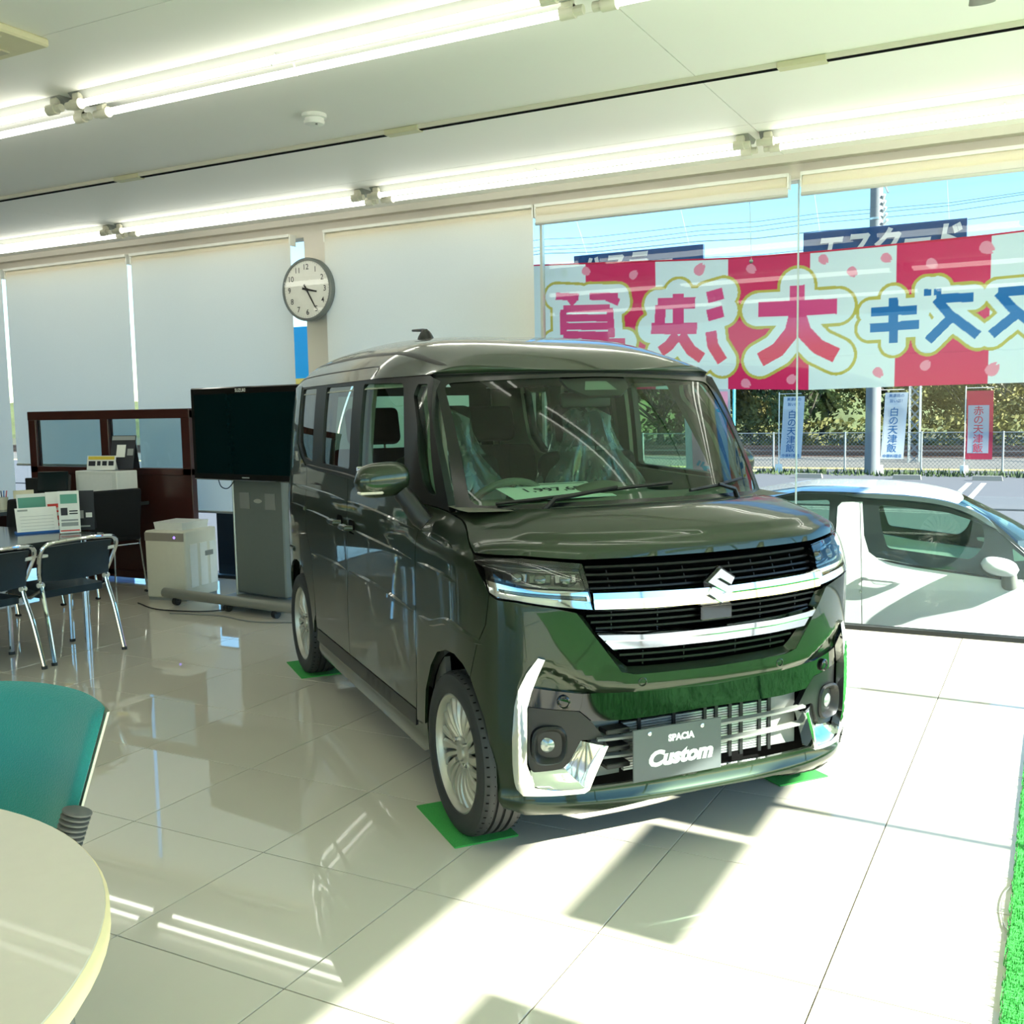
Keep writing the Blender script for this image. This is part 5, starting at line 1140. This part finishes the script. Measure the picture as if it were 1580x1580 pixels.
ks = [1, 0, 2, 3, 1, 0, 2, 0, 1, 3, 0, 2, 1, 0, 2, 3, 0, 1, 2, 0]
for k in range(20):
    tree(-42 + k * 2.75 + rr.uniform(-.6, .6), 46 + rr.uniform(-1.2, 3.0), ks[k], 1.0 + rr.uniform(-.1, .35), 1.0 + rr.uniform(-.15, .4), rr.random() * 6, 19 - k, 'front')
for k in range(12):
    tree(-40 + k * 4.2, 54 + rr.uniform(-1, 2), ks[(k * 3) % 20] % 3, 1.6, 1.5, rr.random() * 6, 11 - k, 'back')
hb = MB(); rr = random.Random(77)
for k in range(9000):
    p = Vector((-45 + 60 * rr.random(), 44 + rr.random() * 1.0, GZ + .1 + 1.3 * rr.random() ** 1.3)); t = Vector((rr.gauss(0, 1), rr.gauss(0, 1), rr.gauss(0, 1))).normalized(); u = t.orthogonal().normalized(); w = t.cross(u); s = .13
    hb.add([p - u * s, p + w * s * .6, p + u * s, p - w * s * .6], [(0, 1, 2, 3)])
tag(hb.build('undergrowth', M_leaf[0], ang=0, recalc=False), 'low olive undergrowth below the trees', 'undergrowth', kind='stuff')
def hillf(u, v): return (-110 + 190 * u, 66 + 40 * v, GZ + (2.6 + .7 * math.sin(u * 31) + .5 * math.sin(u * 77)) * math.sin(PI * min(.5, v * 1.6)) + .35 * math.sin(u * 410) * math.sin(v * 60))
hl_ = MB().grid(hillf, 260, 14).build('hill_far', mat('wooded_hill', (84, 92, 52), .95, var=.4, scale=.8), recalc=False); tag(hl_, 'low wooded hill far beyond the trees', 'hill', kind='structure')
# poles and wires
M_conc = mat('pole_grey', (112, 117, 119), .7, var=.06)
up_ = thing('utility_pole', 'thick grey utility pole rising behind the banner', 'pole', (-4.62, 30.3, GZ)); MB().tube([(0, 0, 0), (0, 0, 8.0)], [.21, .17], 18).build('shaft', M_conc, up_)
MB().cyl((0, 0, 7.0), (0, 0, 7.06), .185, 16).cyl((0, 0, 6.4), (0, 0, 6.45), .19, 16).build('band', M_steel, up_)
for k in range(7): MB().cyl((.16, 0, 6.5 + .17 * k), (.34 - .02 * k, -.12, 6.62 + .17 * k), .035, 8).build('insulator', M_white, up_)
MB().tube([(-.02, 0, 7.95), (.05, 0, 8.25), (.30, 0, 7.7)], .03, 6).build('top_bracket', M_steel, up_)
lm_ = thing('lattice_mast', 'slim steel lattice mast of the railway by the second white flag', 'mast', (-3.87, 33.3, GZ))
for sx in (-1, 1):
    for sy in (-1, 1): MB().cyl((sx * .15, sy * .15, 0), (sx * .15, sy * .15, 6.3), .022, 6).build('chord', M_galv, lm_)
mb = MB()
for k in range(18):
    z = .1 + k * .34
    for sy in (-1, 1): mb.cyl((-.15, sy * .15, z), (.15, sy * .15, z + .34), .011, 5); mb.cyl((.15, sy * .15, z), (-.15, sy * .15, z + .34), .011, 5)
mb.build('lattice', M_galv, lm_, ang=0, recalc=False)
for k, (za, zb, r) in enumerate(((7.10, 7.21, .011), (6.98, 7.04, .011), (6.86, 6.72, .016), (6.34, 6.19, .011), (7.35, 7.27, .011))):
    pts = [(-16.2 + 15.1 * t - 0, 33.0, za + (zb - za) * t - .10 * math.sin(PI * ((t * 3) % 1))) for t in [i / 24 * 3 - 1 for i in range(25)]]
    tag(MB().tube(pts, r, 5).build('power_line', mat('cable_blue_grey', (96, 124, 140), .6)), 'thin power line crossing the sky, number %s from the top' % ['two', 'three', 'four', 'five', 'one'][k], 'wire', 'power lines across the sky')
# nobori flags along the fence
def nobori(x, y, z, h, w, face, bord, ink, main, top1, top2, bot, label, rz, pole=M_white, lean=0.):
    o = thing('banner_flag', label, 'flag', (x, y, z), rz, 'tall shop flags outside')
    MB().cyl((-w / 2 - .03, 0, 0), (-w / 2 - .03, 0, h + .55), .014, 8).cyl((-w / 2 - .03, 0, h + .50), (w / 2, 0, h + .50), .009, 6).build('pole', pole, o)
    MB().cyl((-w / 2 - .03, 0, 0), (-w / 2 - .03, 0, .25), .12, 12, .10).build('base', M_white, o)
    z0 = .42
    f = lambda a, b, d=0: (a + lean * (b / h), .05 * math.sin(b * 2.2 + a) - d, z0 + b)
    cl = MB(); cl.grid(lambda u, v: f((u - .5) * w, v * h), 6, 20); c = cl.build('cloth', bord, o, recalc=False)
    MB().grid(lambda u, v: f((u - .5) * w * .80 - w * .05, h * .09 + v * h * .70, .003), 6, 16).build('field', face, c, recalc=False)
    tp = MB(); n = len(main); st_ = h * .68 / n
    for i, ch in enumerate(main):
        q = textmesh(ch, lambda a, b: f(-w * .05 + a, h * .78 - (i + .5) * st_ + b, .0065), off=.008, size=min(st_ * 1.05, w * .72)); tp.add(q.v, q.f)
    for s_, zz, sz in ((top1, .955, .17), (top2, .875, .17), (bot, .045, .17)):
        if s_:
            q = textmesh(s_, lambda a, b: f(a, h * zz + b, .0055), off=.015, size=w * sz); 
            if bord is face or True: tp.add(q.v, q.f)
    tp.build('lettering', ink, c, ang=0, recalc=False)
    return o
M_fw = mat('flag_white', (190, 198, 203), .8, transl=.3); M_fr = mat('flag_red', (190, 42, 70), .8, transl=.3); M_fnavy = mat('flag_navy', (40, 92, 140), .8, transl=.1); M_frd = mat('flag_crimson', (196, 40, 70), .8)
nobori(-6.93, 30.4, GZ, 1.80, .60, M_fw, M_fw, M_fnavy, '白の天津飯', '美濃路の', '旨い店！', '中華料理店', 'white flag with blue lettering left of the thick pole', .1, lean=.1)
nobori(-4.12, 30.45, GZ, 1.85, .60, M_fw, M_fw, M_fnavy, '白の天津飯', '美濃路の', '旨い店！', '中華料理店', 'white flag with blue lettering right of the thick pole', .1, lean=.1)
nobori(-1.90, 30.5, GZ, 1.85, .66, M_fw, M_fr, M_frd, '赤の天津飯', '', '', '', 'red bordered flag with crimson lettering at the right', -.05)
# tall pink flag just outside the glass
o = nobori(-2.79, 9.0, GZ, 2.15, .42, mat('flag_pink', (246, 176, 206), .8, transl=.3), M_fw, mat('flag_blue', (30, 150, 200), .8), 'スズキ', '', '', '', 'pink and white flag with blue letters on a cyan pole outside the glass', .0, mat('cyan_pole', (70, 190, 214), .5)); o.scale = (-1, 1, 1)
# further banners seen in the gaps between the blinds
for k, (x, y, h, cols, lb) in enumerate(((-8.02, 9.6, 3.0, ['c', 'y', 'c', 'w'], 'cyan and yellow striped flag outside beside the clock pillar'), (-11.2, 9.6, 3.2, ['w', 'b', 'w', 'b', 'w', 'b', 'w'], 'blue and white striped flag outside behind the partition'))):
    o = thing('striped_flag', lb, 'flag', (x, y, GZ)); MB().cyl((-.32, 0, 0), (-.32, 0, h + .3), .015, 8).build('pole', M_white, o); MB().cyl((-.32, 0, 0), (-.32, 0, .2), .12, 12).build('base', M_white, o)
    n = len(cols)
    for i, c in enumerate(cols):
        z1 = h - (h - .6) * i / n; z0 = h - (h - .6) * (i + 1) / n; MB().span((-.3, -.004, z0), (.35, .004, z1)).build('band', {'c': mat('flag_cyan', (20, 176, 226), .8, transl=.3), 'y': mat('flag_yellow', (240, 214, 110), .8, transl=.3), 'w': M_fw, 'b': mat('flag_deep_blue', (24, 84, 160), .8, transl=.2)}[c], o, ang=0)
# ------------------------------------------------------------------ red and white sale banner hung outside the glass
BY = 6.93
M_bp = mat('banner_pink', (236, 46, 104), .75, var=.05, scale=3, transl=.35); M_bw = mat('banner_white', (232, 238, 238), .75, transl=.35); M_bpl = mat('banner_letter_pink', (236, 70, 132), .75, var=.08, scale=2.5, transl=.3)
M_bb = mat('banner_letter_blue', (24, 112, 178), .75, var=.06, transl=.25); M_bg = mat('banner_gold', (206, 184, 84), .7, transl=.25); M_pet = mat('banner_petal', (252, 150, 172), .75, transl=.35)
bn = thing('sale_banner', 'long red and white striped banner with big letters hung outside the glass', 'banner', (0, BY, 0))
ztop = tab([(-4.2, 2.53), (-3.4, 2.499), (-3.05, 2.482), (-2.0, 2.43), (-1.46, 2.424), (-.93, 2.427), (-.39, 2.437), (.2, 2.46), (.8, 2.50)]); zbot = tab([(-4.2, 1.60), (-3.0, 1.58), (-2.0, 1.555), (-1.46, 1.537), (-.9, 1.545), (-.2, 1.55), (.8, 1.58)])
bxs = [-4.11, -3.58, -3.055, -2.525, -2.005, -1.462, -.931, -.394, .14, .68]
wav = lambda x, z: .004 * math.sin(x * 5 + z * 4) + .003 * math.sin(x * 11 - z * 7)
bpt = lambda x, z, d=0: (x, wav(x, z) - d, z)
mb = MB(); mb.tube([bpt(x, interp(ztop, x)) for x in [-3.6 + .2 * k for k in range(22)]], .006, 6); mb.build('top_hem', M_bp, bn)
DAI = [[(-1.80, 2.078), (-1.29, 2.07)], [(-1.546, 2.22), (-1.544, 2.053)], [(-1.544, 2.053), (-1.576, 1.92), (-1.669, 1.806), (-1.785, 1.745)], [(-1.544, 2.053), (-1.501, 1.917), (-1.408, 1.816), (-1.29, 1.755)]]
KI = [[(-1.078, 2.02), (-.804, 2.018)], [(-1.086, 1.918), (-.793, 1.927)], [(-.947, 2.099), (-.942, 1.818)]]
ZU = [[(-.697, 2.078), (-.486, 2.074)], [(-.697, 2.078), (-.619, 1.979), (-.454, 1.843)], [(-.61, 1.955), (-.737, 1.823)]]
ZUD = [[(-.746, 2.139), (-.746, 2.112)], [(-.69, 2.139), (-.689, 2.112)]]
SU = [[(-.349, 2.093), (-.140, 2.099)], [(-.349, 2.093), (-.266, 1.99), (-.100, 1.849)], [(-.248, 1.957), (-.381, 1.844)]]
KETSU = [[(-2.150, 2.179), (-2.04, 2.202)], [(-2.150, 2.058), (-2.04, 2.082)], [(-2.126, 1.951), (-2.114, 1.855), (-2.045, 1.745)], [(-2.359, 2.22), (-2.359, 1.984)], [(-2.51, 2.16), (-2.235, 2.151)], [(-2.490, 2.153), (-2.496, 2.013)], [(-2.56, 1.992), (-2.224, 1.978)], [(-2.365, 1.941), (-2.428, 1.869), (-2.49, 1.829)], [(-2.342, 1.94), (-2.269, 1.83), (-2.19, 1.772)]]
SAN = [[(-3.293, 2.265), (-3.113, 2.246)], [(-3.19, 2.252), (-3.147, 2.200)], [(-3.029, 2.247), (-2.809, 2.232)], [(-2.895, 2.232), (-2.80, 2.190)], [(-3.235, 2.165), (-3.237, 1.984)], [(-2.871, 2.154), (-2.855, 1.943)], [(-3.235, 2.17), (-2.871, 2.154)], [(-3.236, 2.103), (-2.872, 2.085)], [(-3.236, 2.043), (-2.873, 2.027)], [(-3.237, 1.984), (-2.873, 1.961)], [(-3.315, 1.926), (-2.755, 1.91)], [(-3.143, 1.968), (-3.144, 1.89)], [(-2.958, 1.959), (-2.959, 1.88)]]
# the print is flat: one cloth, colours stored per vertex (stripes, letters with white and gold outline, petals, lettering)
import numpy as np
def cloth_print():
    gx = np.arange(-3.578, .681, .0048); nv = 205
    zt = np.interp(gx, *ztop); zb = np.interp(gx, *zbot)
    X = np.repeat(gx[None, :], nv, 0); Z = zb[None, :] + (zt - zb)[None, :] * np.linspace(0, 1, nv)[:, None]
    c = lambda r: np.array(lin(r))
    pink, white, lpink, blue, gold, pet = c((232, 40, 100)), c((236, 240, 240)), c((236, 74, 136)), c((20, 112, 180)), c((206, 184, 84)), c((252, 150, 172))
    lp2 = c((240, 48, 96))
    C = np.where((np.searchsorted(np.array(bxs), X, 'right') % 2 == 1)[..., None], pink, white)
    rp = random.Random(8)
    def blob(x, z, s, a0):
        u = ((X - x) * math.cos(a0) + (Z - z) * math.sin(a0)) / s; v = (-(X - x) * math.sin(a0) + (Z - z) * math.cos(a0)) / s
        return (u * u + (v / (.78 * (1 - .25 * u))) ** 2 < 1) & ~((u > .62) & (np.abs(v) < (u - .62) * .5))
    for x, z in PET: C[blob(x, z, .046 if x in (-2.203, -.415, -.367) else .037, rp.choice([-.9, -.6, .6, .9]))] = pet
    def dist(S):
        D = np.full(X.shape, 9.)
        for pl in S:
            for (a, b), (e, f) in zip(pl, pl[1:]):
                l2 = (e - a) ** 2 + (f - b) ** 2; t = np.clip(((X - a) * (e - a) + (Z - b) * (f - b)) / l2, 0, 1)
                D = np.minimum(D, np.hypot(X - a - t * (e - a), Z - b - t * (f - b)))
        return D
    def butt(S, r):
        Mk = np.zeros(X.shape, bool)
        for pl in S:
            for k, ((a, b), (e, f)) in enumerate(zip(pl, pl[1:])):
                l = math.hypot(e - a, f - b); t = ((X - a) * (e - a) + (Z - b) * (f - b)) / l; d = np.abs((X - a) * (f - b) - (Z - b) * (e - a)) / l
                Mk |= (t >= 0) & (t <= l) & (d < r)
                if k: Mk |= np.hypot(X - a, Z - b) < r
        return Mk
    G = [(DAI, .049, 0), (KETSU, .039, 0), (SAN, .026, 0), (KI, .028, 1), (ZU, .028, 1), (SU, .028, 1)]
    Ds = [(S, r, k, dist(S + (ZUD if S is ZU else [])) - r) for S, r, k in G]
    for S, r, k, D in Ds: C[D < (.080 if k == 0 else .068)] = gold
    for S, r, k, D in Ds: C[D < (.060 if k == 0 else .048)] = white
    for S, r, k, D in Ds:
        m_ = butt(S, r)
        if S is ZU:
            for (a, b), _ in ZUD: m_ |= (np.abs(X - a) < .021) & (np.abs(Z - b + .020) < .021)
        if k: C[m_] = blue
        else:
            w = np.clip((1.98 - Z) / .16, 0, 1)[..., None]; C[m_] = (lpink * (1 - w) + lp2 * w)[m_]
    Y = BY + .004 * np.sin(X * 5 + Z * 4) + .003 * np.sin(X * 11 - Z * 7) - BY + .006 * np.sin(X * 3.1 + Z * 9) * (Z < 1.75)
    me = bpy.data.meshes.new('cloth'); nx = len(gx)
    co = np.stack([X, Y, Z], -1).reshape(-1, 3)
    i = (np.arange(nv - 1)[:, None] * nx + np.arange(nx - 1)[None, :]).ravel(); q = np.stack([i, i + 1, i + nx + 1, i + nx], -1).ravel()
    me.vertices.add(len(co)); me.vertices.foreach_set('co', co.ravel()); me.loops.add(len(q)); me.loops.foreach_set('vertex_index', q.astype(np.int32))
    me.polygons.add(len(i)); me.polygons.foreach_set('loop_start', (np.arange(len(i)) * 4).astype(np.int32)); me.update(calc_edges=True); me.shade_smooth()
    at = me.attributes.new('print', 'FLOAT_COLOR', 'POINT'); at.data.foreach_set('color', np.concatenate([C.reshape(-1, 3), np.ones((len(co), 1))], 1).astype(np.float32).ravel())
    m = mat('banner_print', (255, 255, 255), .75, var=0, transl=.42); n = m.node_tree; an_ = n.nodes.new('ShaderNodeAttribute'); an_.attribute_name = 'print'
    for nd in list(n.nodes):
        if nd.type == 'BSDF_PRINCIPLED': n.links.new(an_.outputs['Color'], nd.inputs['Base Color'])
        if nd.type == 'BSDF_TRANSLUCENT': n.links.new(an_.outputs['Color'], nd.inputs[0])
    me.materials.append(m); o = bpy.data.objects.new('cloth', me); COL.objects.link(o); o.parent = bn
# petals and stroke lines of the letters
PET = [(-3.051, 2.426), (-2.686, 2.376), (-2.203, 2.376), (-1.848, 2.348), (-1.881, 1.589), (-1.378, 2.371), (-1.197, 2.278), (-.99, 2.348), (-.724, 2.293), (-.415, 2.361), (-1.575, 1.612), (-1.029, 1.635), (-.747, 1.674), (-.367, 1.637)]
cloth_print()
mb = textmesh('SUZUKI', lambda a, b: bpt(-3.40 - a + .0, 2.434 + b, .009), off=.02, size=.062); mb.build('small_lettering', M_bw, bn, ang=0, recalc=False)
MB().add([bpt(-3.219 - a * .030, 2.427 + b * .032, .009) for a, b in EM], [tuple(range(12))]).build('small_logo', M_bw, bn, ang=0, recalc=False)
for k, (x) in enumerate((-3.5, -1.85, .3)):
    MB().lathe([(.010, 0), (.014, .002), (.010, .004)], 12, axis_mat(bpt(x, interp(ztop, x) - .03, .004), (0, -1, 0))).build('eyelet', M_steel, bn)
    MB().cyl(bpt(x, interp(ztop, x) - .02), (x, -.06, HZ + .02), .0025, 5).build('cord', M_white, bn)
# two blue name boards behind the banner
for (x0, x1, z0, z1, s_, lb, tx) in ((-3.63, -2.51, 2.36, 2.71, 'ハスラー', 'blue name board with white letters behind the left part of the banner', (-3.22, .26)), (-1.74, -.61, 2.34, 2.72, 'エスクード', 'blue name board with white letters behind the right part of the banner', (-1.175, .23))):
    o = thing('name_board', lb, 'sign', ((x0 + x1) / 2, 8.0, z0), group='blue name boards outside'); w = x1 - x0; h = z1 - z0
    MB().span((-w / 2, -.012, 0), (w / 2, .012, h), .003).build('board', mat('board_blue', (0, 62, 118), .45), o)
    cxm = tx[0] - (x0 + x1) / 2
    textmesh(s_, lambda a, b: (cxm * 0 + a * .86 + (.03 if s_[0] == 'エ' else -.10), -.0135, h * .66 + b * 1.05), off=.035, shear=.22, size=.235).build('lettering', M_bw, o, ang=0, recalc=False)
    for xx in (-w / 2 + .12, w / 2 - .12): MB().cyl((xx, .02, -z0 + GZ), (xx, .02, h * .6), .012, 8).build('pole', M_galv, o) if False else MB().cyl((xx, 0, h), (xx, -.62, 3.43 - z0), .0008, 4).build('hanger_wire', M_white, o)
ev = MB().span((WX, WY + .14, 3.42), (EX, WY + .75, 3.58)).build('trim_5', M_wall, ang=0); tag(ev, 'outside eaves slab above the glass', 'eaves', kind='structure')
o = thing('notice_board', 'dark navy board standing outside under the blind behind the television', 'board', (-6.80, 7.35, GZ)); MB().span((-.33, -.02, .15), (.33, .02, 1.25), .004).build('board', mat('board_navy', (14, 34, 52), .5), o)
for s in (-1, 1): MB().span((s * .28 - .02, -.15, 0), (s * .28 + .02, .15, .15), .004).build('foot', M_galv, o)
# ------------------------------------------------------------------ white hatchback parked right outside the glass (local x forward = +X, near side is y < 0)
wc = thing('car', 'white hatchback parked outside the glass behind the green van', 'car', (0, 8.315, GZ), math.radians(7.5)); G0 = -GZ
def wside0(x, z, s=-1):
    zz = z - G0; hw = .735 - (.03 * max(0, .10 - zz) if zz < .10 else 0) - (.11 * (max(0, zz - .22) / .62) ** 1.35)
    hw -= .16 * smooth((x - .25) / .62) ** 1.5 + .10 * smooth((-2.1 - x) / .55) ** 1.5
    return Vector((x, s * hw, z))
wfn_ = lambda s: offs((lambda a, b: wside0(a, b, -1)) if s < 0 else (lambda a, b: wside0(-a, b, 1)))
up = lambda p: [(x, z + G0) for x, z in p]
wm = lambda p, s: p if s < 0 else [(-a, b) for a, b in p][::-1]
arc_ = lambda xc, r, a0, a1, n=12: [(xc + r * math.cos(a0 + (a1 - a0) * i / n), -.27 + r * math.sin(a0 + (a1 - a0) * i / n)) for i in range(n + 1)]
FDR = up([(-1.285, -.25), (-.26, -.25), (-.245, -.17), (-.24, .03), (-.25, .19), (-.28, .258), (-.31, .258), (-.43, .268), (-.93, .325), (-1.20, .372), (-1.25, .41), (-1.283, .52), (-1.30, .755), (-1.318, .755), (-1.30, .35)])
RDR = up([(-2.02, .02), (-1.98, -.25), (-1.285, -.25), (-1.30, .35), (-1.318, .755), (-1.44, .752), (-1.468, .72), (-1.475, .55), (-1.50, .42), (-1.60, .40), (-2.12, .44), (-2.16, .30)])
FFD = up([(-.26, -.25), (-.245, -.17), (-.24, .03), (-.25, .19), (-.28, .258), (-.16, .262), (-.02, .31), (.12, .335), (.45, .28), (.70, .17), (.80, .05), (.82, -.10), (.80, -.32), (.60, -.33)] + arc_(.28, .31, .0, PI)[0:] + [(-.04, -.27)])
RQ = up([(-2.02, .02), (-2.16, .30), (-2.12, .44), (-2.30, .55), (-2.42, .62), (-2.55, .30), (-2.60, .0), (-2.58, -.30), (-2.50, -.32)] + arc_(-2.18, .31, .2, PI - .3)[::-1][0:] + [])
VIS = up([(-2.30, .70), (-1.72, .825), (-1.44, .822), (-1.02, .808), (-.78, .775), (-.62, .722), (-.47, .645), (-.385, .565), (-.17, .345), (-.16, .262), (-.28, .258), (-.31, .256), (-.43, .267), (-.93, .324), (-1.20, .371), (-1.25, .41), (-1.283, .52), (-1.30, .755), (-1.44, .752), (-1.468, .72), (-1.475, .55), (-1.50, .42), (-1.60, .40), (-2.12, .44), (-2.30, .56)])
FG = up(rnd([(-1.195, .735), (-.75, .692), (-.62, .65), (-.525, .615), (-.515, .50), (-.545, .43), (-.60, .378), (-1.13, .440), (-1.17, .57)], .03)); RG_ = up(rnd([(-2.05, .745), (-1.52, .765), (-1.53, .47), (-2.06, .495)], .03)); QG = up(rnd([(-.345, .46), (-.25, .385), (-.335, .375)], .01))
ARCH = up(arc_(.28, .31, 0, PI)); ARCH2 = up(arc_(-2.18, .31, 0, PI))
for s in (-1, 1):
    f = wfn_(s)
    fd_ = panel('front_door', wm(FDR, s), f, M_whitepaint, wc, step=.05, gap=.0025); panel('rear_door', wm(RDR, s), f, M_whitepaint, wc, step=.06, gap=.0025)
    panel('front_fender', wm(FFD, s), f, M_whitepaint, wc, step=.05, gap=.0025); panel('rear_quarter', wm(RQ, s), f, M_whitepaint, wc, step=.06, gap=.0025)
    panel('window_frame', wm(VIS, s), f, mat('window_frame_grey', (30, 38, 38), .3), wc, [wm(FG, s), wm(RG_, s), wm(QG, s)], step=.05, gap=.001, off=-.003)
    for nm, g_ in (('front_door_window', FG), ('rear_door_window', RG_), ('quarter_window', QG)): panel(nm, wm(g_, s), f, M_wind, wc, step=.1, thick=0, gap=0, off=-.012)
    ribbon('rain_visor', wm(up([(-1.46, .800), (-1.02, .780), (-.76, .745), (-.58, .680), (-.44, .585)]), s), f, .05, .022, M_priv if False else mat('visor_smoke', (62, 74, 74), .15, coat=.5), wc)
    ribbon('belt_strip', wm(up([(-1.19, .362), (-.93, .318), (-.43, .260), (-.30, .248)]), s), f, .016, .008, M_black, fd_)
    ribbon('door_crease', wm(up([(-1.27, -.115), (-.76, -.128), (-.27, -.130)]), s), f, .05, .008, M_whitepaint, fd_)
    sg = -1 if s < 0 else -1
    hx = lambda a: a if s < 0 else -a
    panel('handle_recess', wm(up(rnd([(-1.23, .19), (-1.08, .18), (-1.08, .26), (-1.23, .265)], .035)), s), f, mat('recess_grey', (196, 204, 202), .3, coat=.6), fd_, step=.03, off=.001, thick=0, gap=0)
    MB().tube(catmull([f(hx(-1.285), .225 + G0, .006), f(hx(-1.25), .226 + G0, .028), f(hx(-1.16), .222 + G0, .034), f(hx(-1.06), .215 + G0, .03), f(hx(-1.03), .212 + G0, .006)], 5), .015, 10).build('door_handle', M_whitepaint, fd_)
    MB().lathe([(.013, 0), (.011, .003), (.006, .001), (0, .001)], 14, axis_mat(f(hx(-1.30), .13 + G0, .001), (0, s, 0))).build('key_lock', M_alu, fd_)
    # mirror
    yb = s * .80
    mb = MB(); vs = []
    for i in range(15):
        t = i / 14; e = max(.03, (1 - abs(2 * t - 1) ** 2.6) ** .5)
        for j in range(18):
            a = 2 * PI * j / 18; vs.append((-.545 + .235 * t, yb + .085 * e * math.cos(a), .365 - .035 * t + .062 * e * math.sin(a) + G0))
    mb.add(vs, [(i * 18 + j, i * 18 + (j + 1) % 18, (i + 1) * 18 + (j + 1) % 18, (i + 1) * 18 + j) for i in range(14) for j in range(18)] + [tuple(range(18)), tuple(14 * 18 + j for j in range(18))]); mo = mb.build('door_mirror', M_whitepaint, wc, ang=60)
    MB().tube([(-.37, yb, .31 + G0), (-.36, s * .745, .225 + G0), (-.34, s * .70, .23 + G0)], [.045, .052, .05], 12).build('mirror_arm', mat('mirror_arm_grey', (120, 124, 116), .5), mo)
    for xc in (.28, -2.18):
        mt = axis_mat((xc, s * .64, .275), (0, s, 0), (1, 0, 0))
        t = MB().lathe([(.19, .06), (.22, .08), (.255, .078), (.275, .055), (.275, -.055), (.255, -.078), (.19, -.06)], 40, mt, closed=True).build('tyre', M_rubber, wc)
        rm = MB().lathe([(.192, -.05), (.195, .066), (.17, .05), (.05, .055), (0, .058)], 36, mt).build('wheel_cover', M_wheel, wc)
        MB().lathe([(.30, -.22), (.30, .07)], 28, mt).build('arch_liner', M_dark, wc)
def wroof(u, v):
    x = -2.42 + 1.80 * v; zc = interp(tab([(-2.42, .64), (-2.2, .76), (-1.7, .842), (-1.44, .846), (-1.11, .838), (-.87, .816), (-.71, .785), (-.62, .755)]), x); k = 2 * u - 1
    e = wside0(x, (zc - .03) + G0, 1).y; return (x - .10 * abs(k) ** 3 * v * v, e * k, zc + G0 - .035 * abs(k) ** 5)
MB().grid(wroof, 24, 26).build('roof', M_whitepaint, wc, ang=60)
wwsf = lambda u, v: (lambda b, t, k: b.lerp(t, v) + Vector((0, 0, .02 * math.sin(PI * v))))(Vector((.10 - .22 * abs(2 * u - 1) ** 2.2, (2 * u - 1) * .66, .345 + G0)), Vector((-.62 - .10 * abs(2 * u - 1) ** 3, (2 * u - 1) * wside0(-.7, .70 + G0, 1).y, .752 + G0 - .03 * abs(2 * u - 1) ** 5)), 0)
MB().grid(wwsf, 18, 10).build('windshield', M_wind, wc, recalc=False)
for s in (-1, 1):
    MB().grid(lambda u, v: tuple(Vector(wwsf(0 if s < 0 else 1, v)).lerp(wside0(-.17 - .25 * 1.0 * v - .19 * v, .335 + .40 * v + G0, s), u)), 4, 14).build('windshield_pillar', M_whitepaint, wc, recalc=False)
MB().grid(lambda u, v: (lambda k: (.10 - .22 * abs(k) ** 2.2 + (.72 + .20 * abs(k) ** 2) * v - .25 * abs(k) ** 4 * v, k * .67 * (1 - .08 * v), .345 - .16 * v ** 1.8 + G0 - .03 * k * k))(2 * u - 1), 20, 12).build('hood', M_whitepaint, wc, ang=60)
MB().grid(lambda u, v: (lambda k: (.82 - .14 * abs(k) ** 3, k * .62, .18 - .50 * v + G0))(2 * u - 1), 16, 6).build('front_bumper', M_whitepaint, wc, ang=60)
MB().grid(lambda u, v: (lambda k: (-2.42 - .16 * v, k * (.56 + .08 * v), .64 - .92 * v + G0))(2 * u - 1), 12, 8).build('tailgate', M_whitepaint, wc, ang=60)
MB().span((-2.4, -.60, .18), (.7, .60, .33)).build('floor_pan', M_dark, wc, ang=0)
M_wint = mat('grey_interior', (112, 118, 108), .8)
for x, y in ((-.95, -.33), (-.95, .33)):
    st = MB().box((x, y, .50), (.45, .46, .15), None, .04, 2).build('seat', M_wint, wc); MB().box((x - .27, y, .76), (.12, .44, .50), Matrix.Rotation(math.radians(-14), 3, 'Y'), .04, 2).build('seat_back', M_wint, st)
MB().tube([(-.42 + .06 * math.sin(2 * PI * k / 24), -.33 + .17 * math.cos(2 * PI * k / 24), .38 + G0 - .06 + .16 * math.sin(2 * PI * k / 24)) for k in range(24)], .014, 8, closed=True).build('steering_wheel', M_black, wc)
MB().box((-.12, 0, .80), (.40, 1.2, .10), None, .04, 2).build('dashboard', M_wint, wc)
MB().span((-.02, -.741, .145 + G0), (.02, -.733, .16 + G0), .003).build('side_badge', M_paperblue, wc)
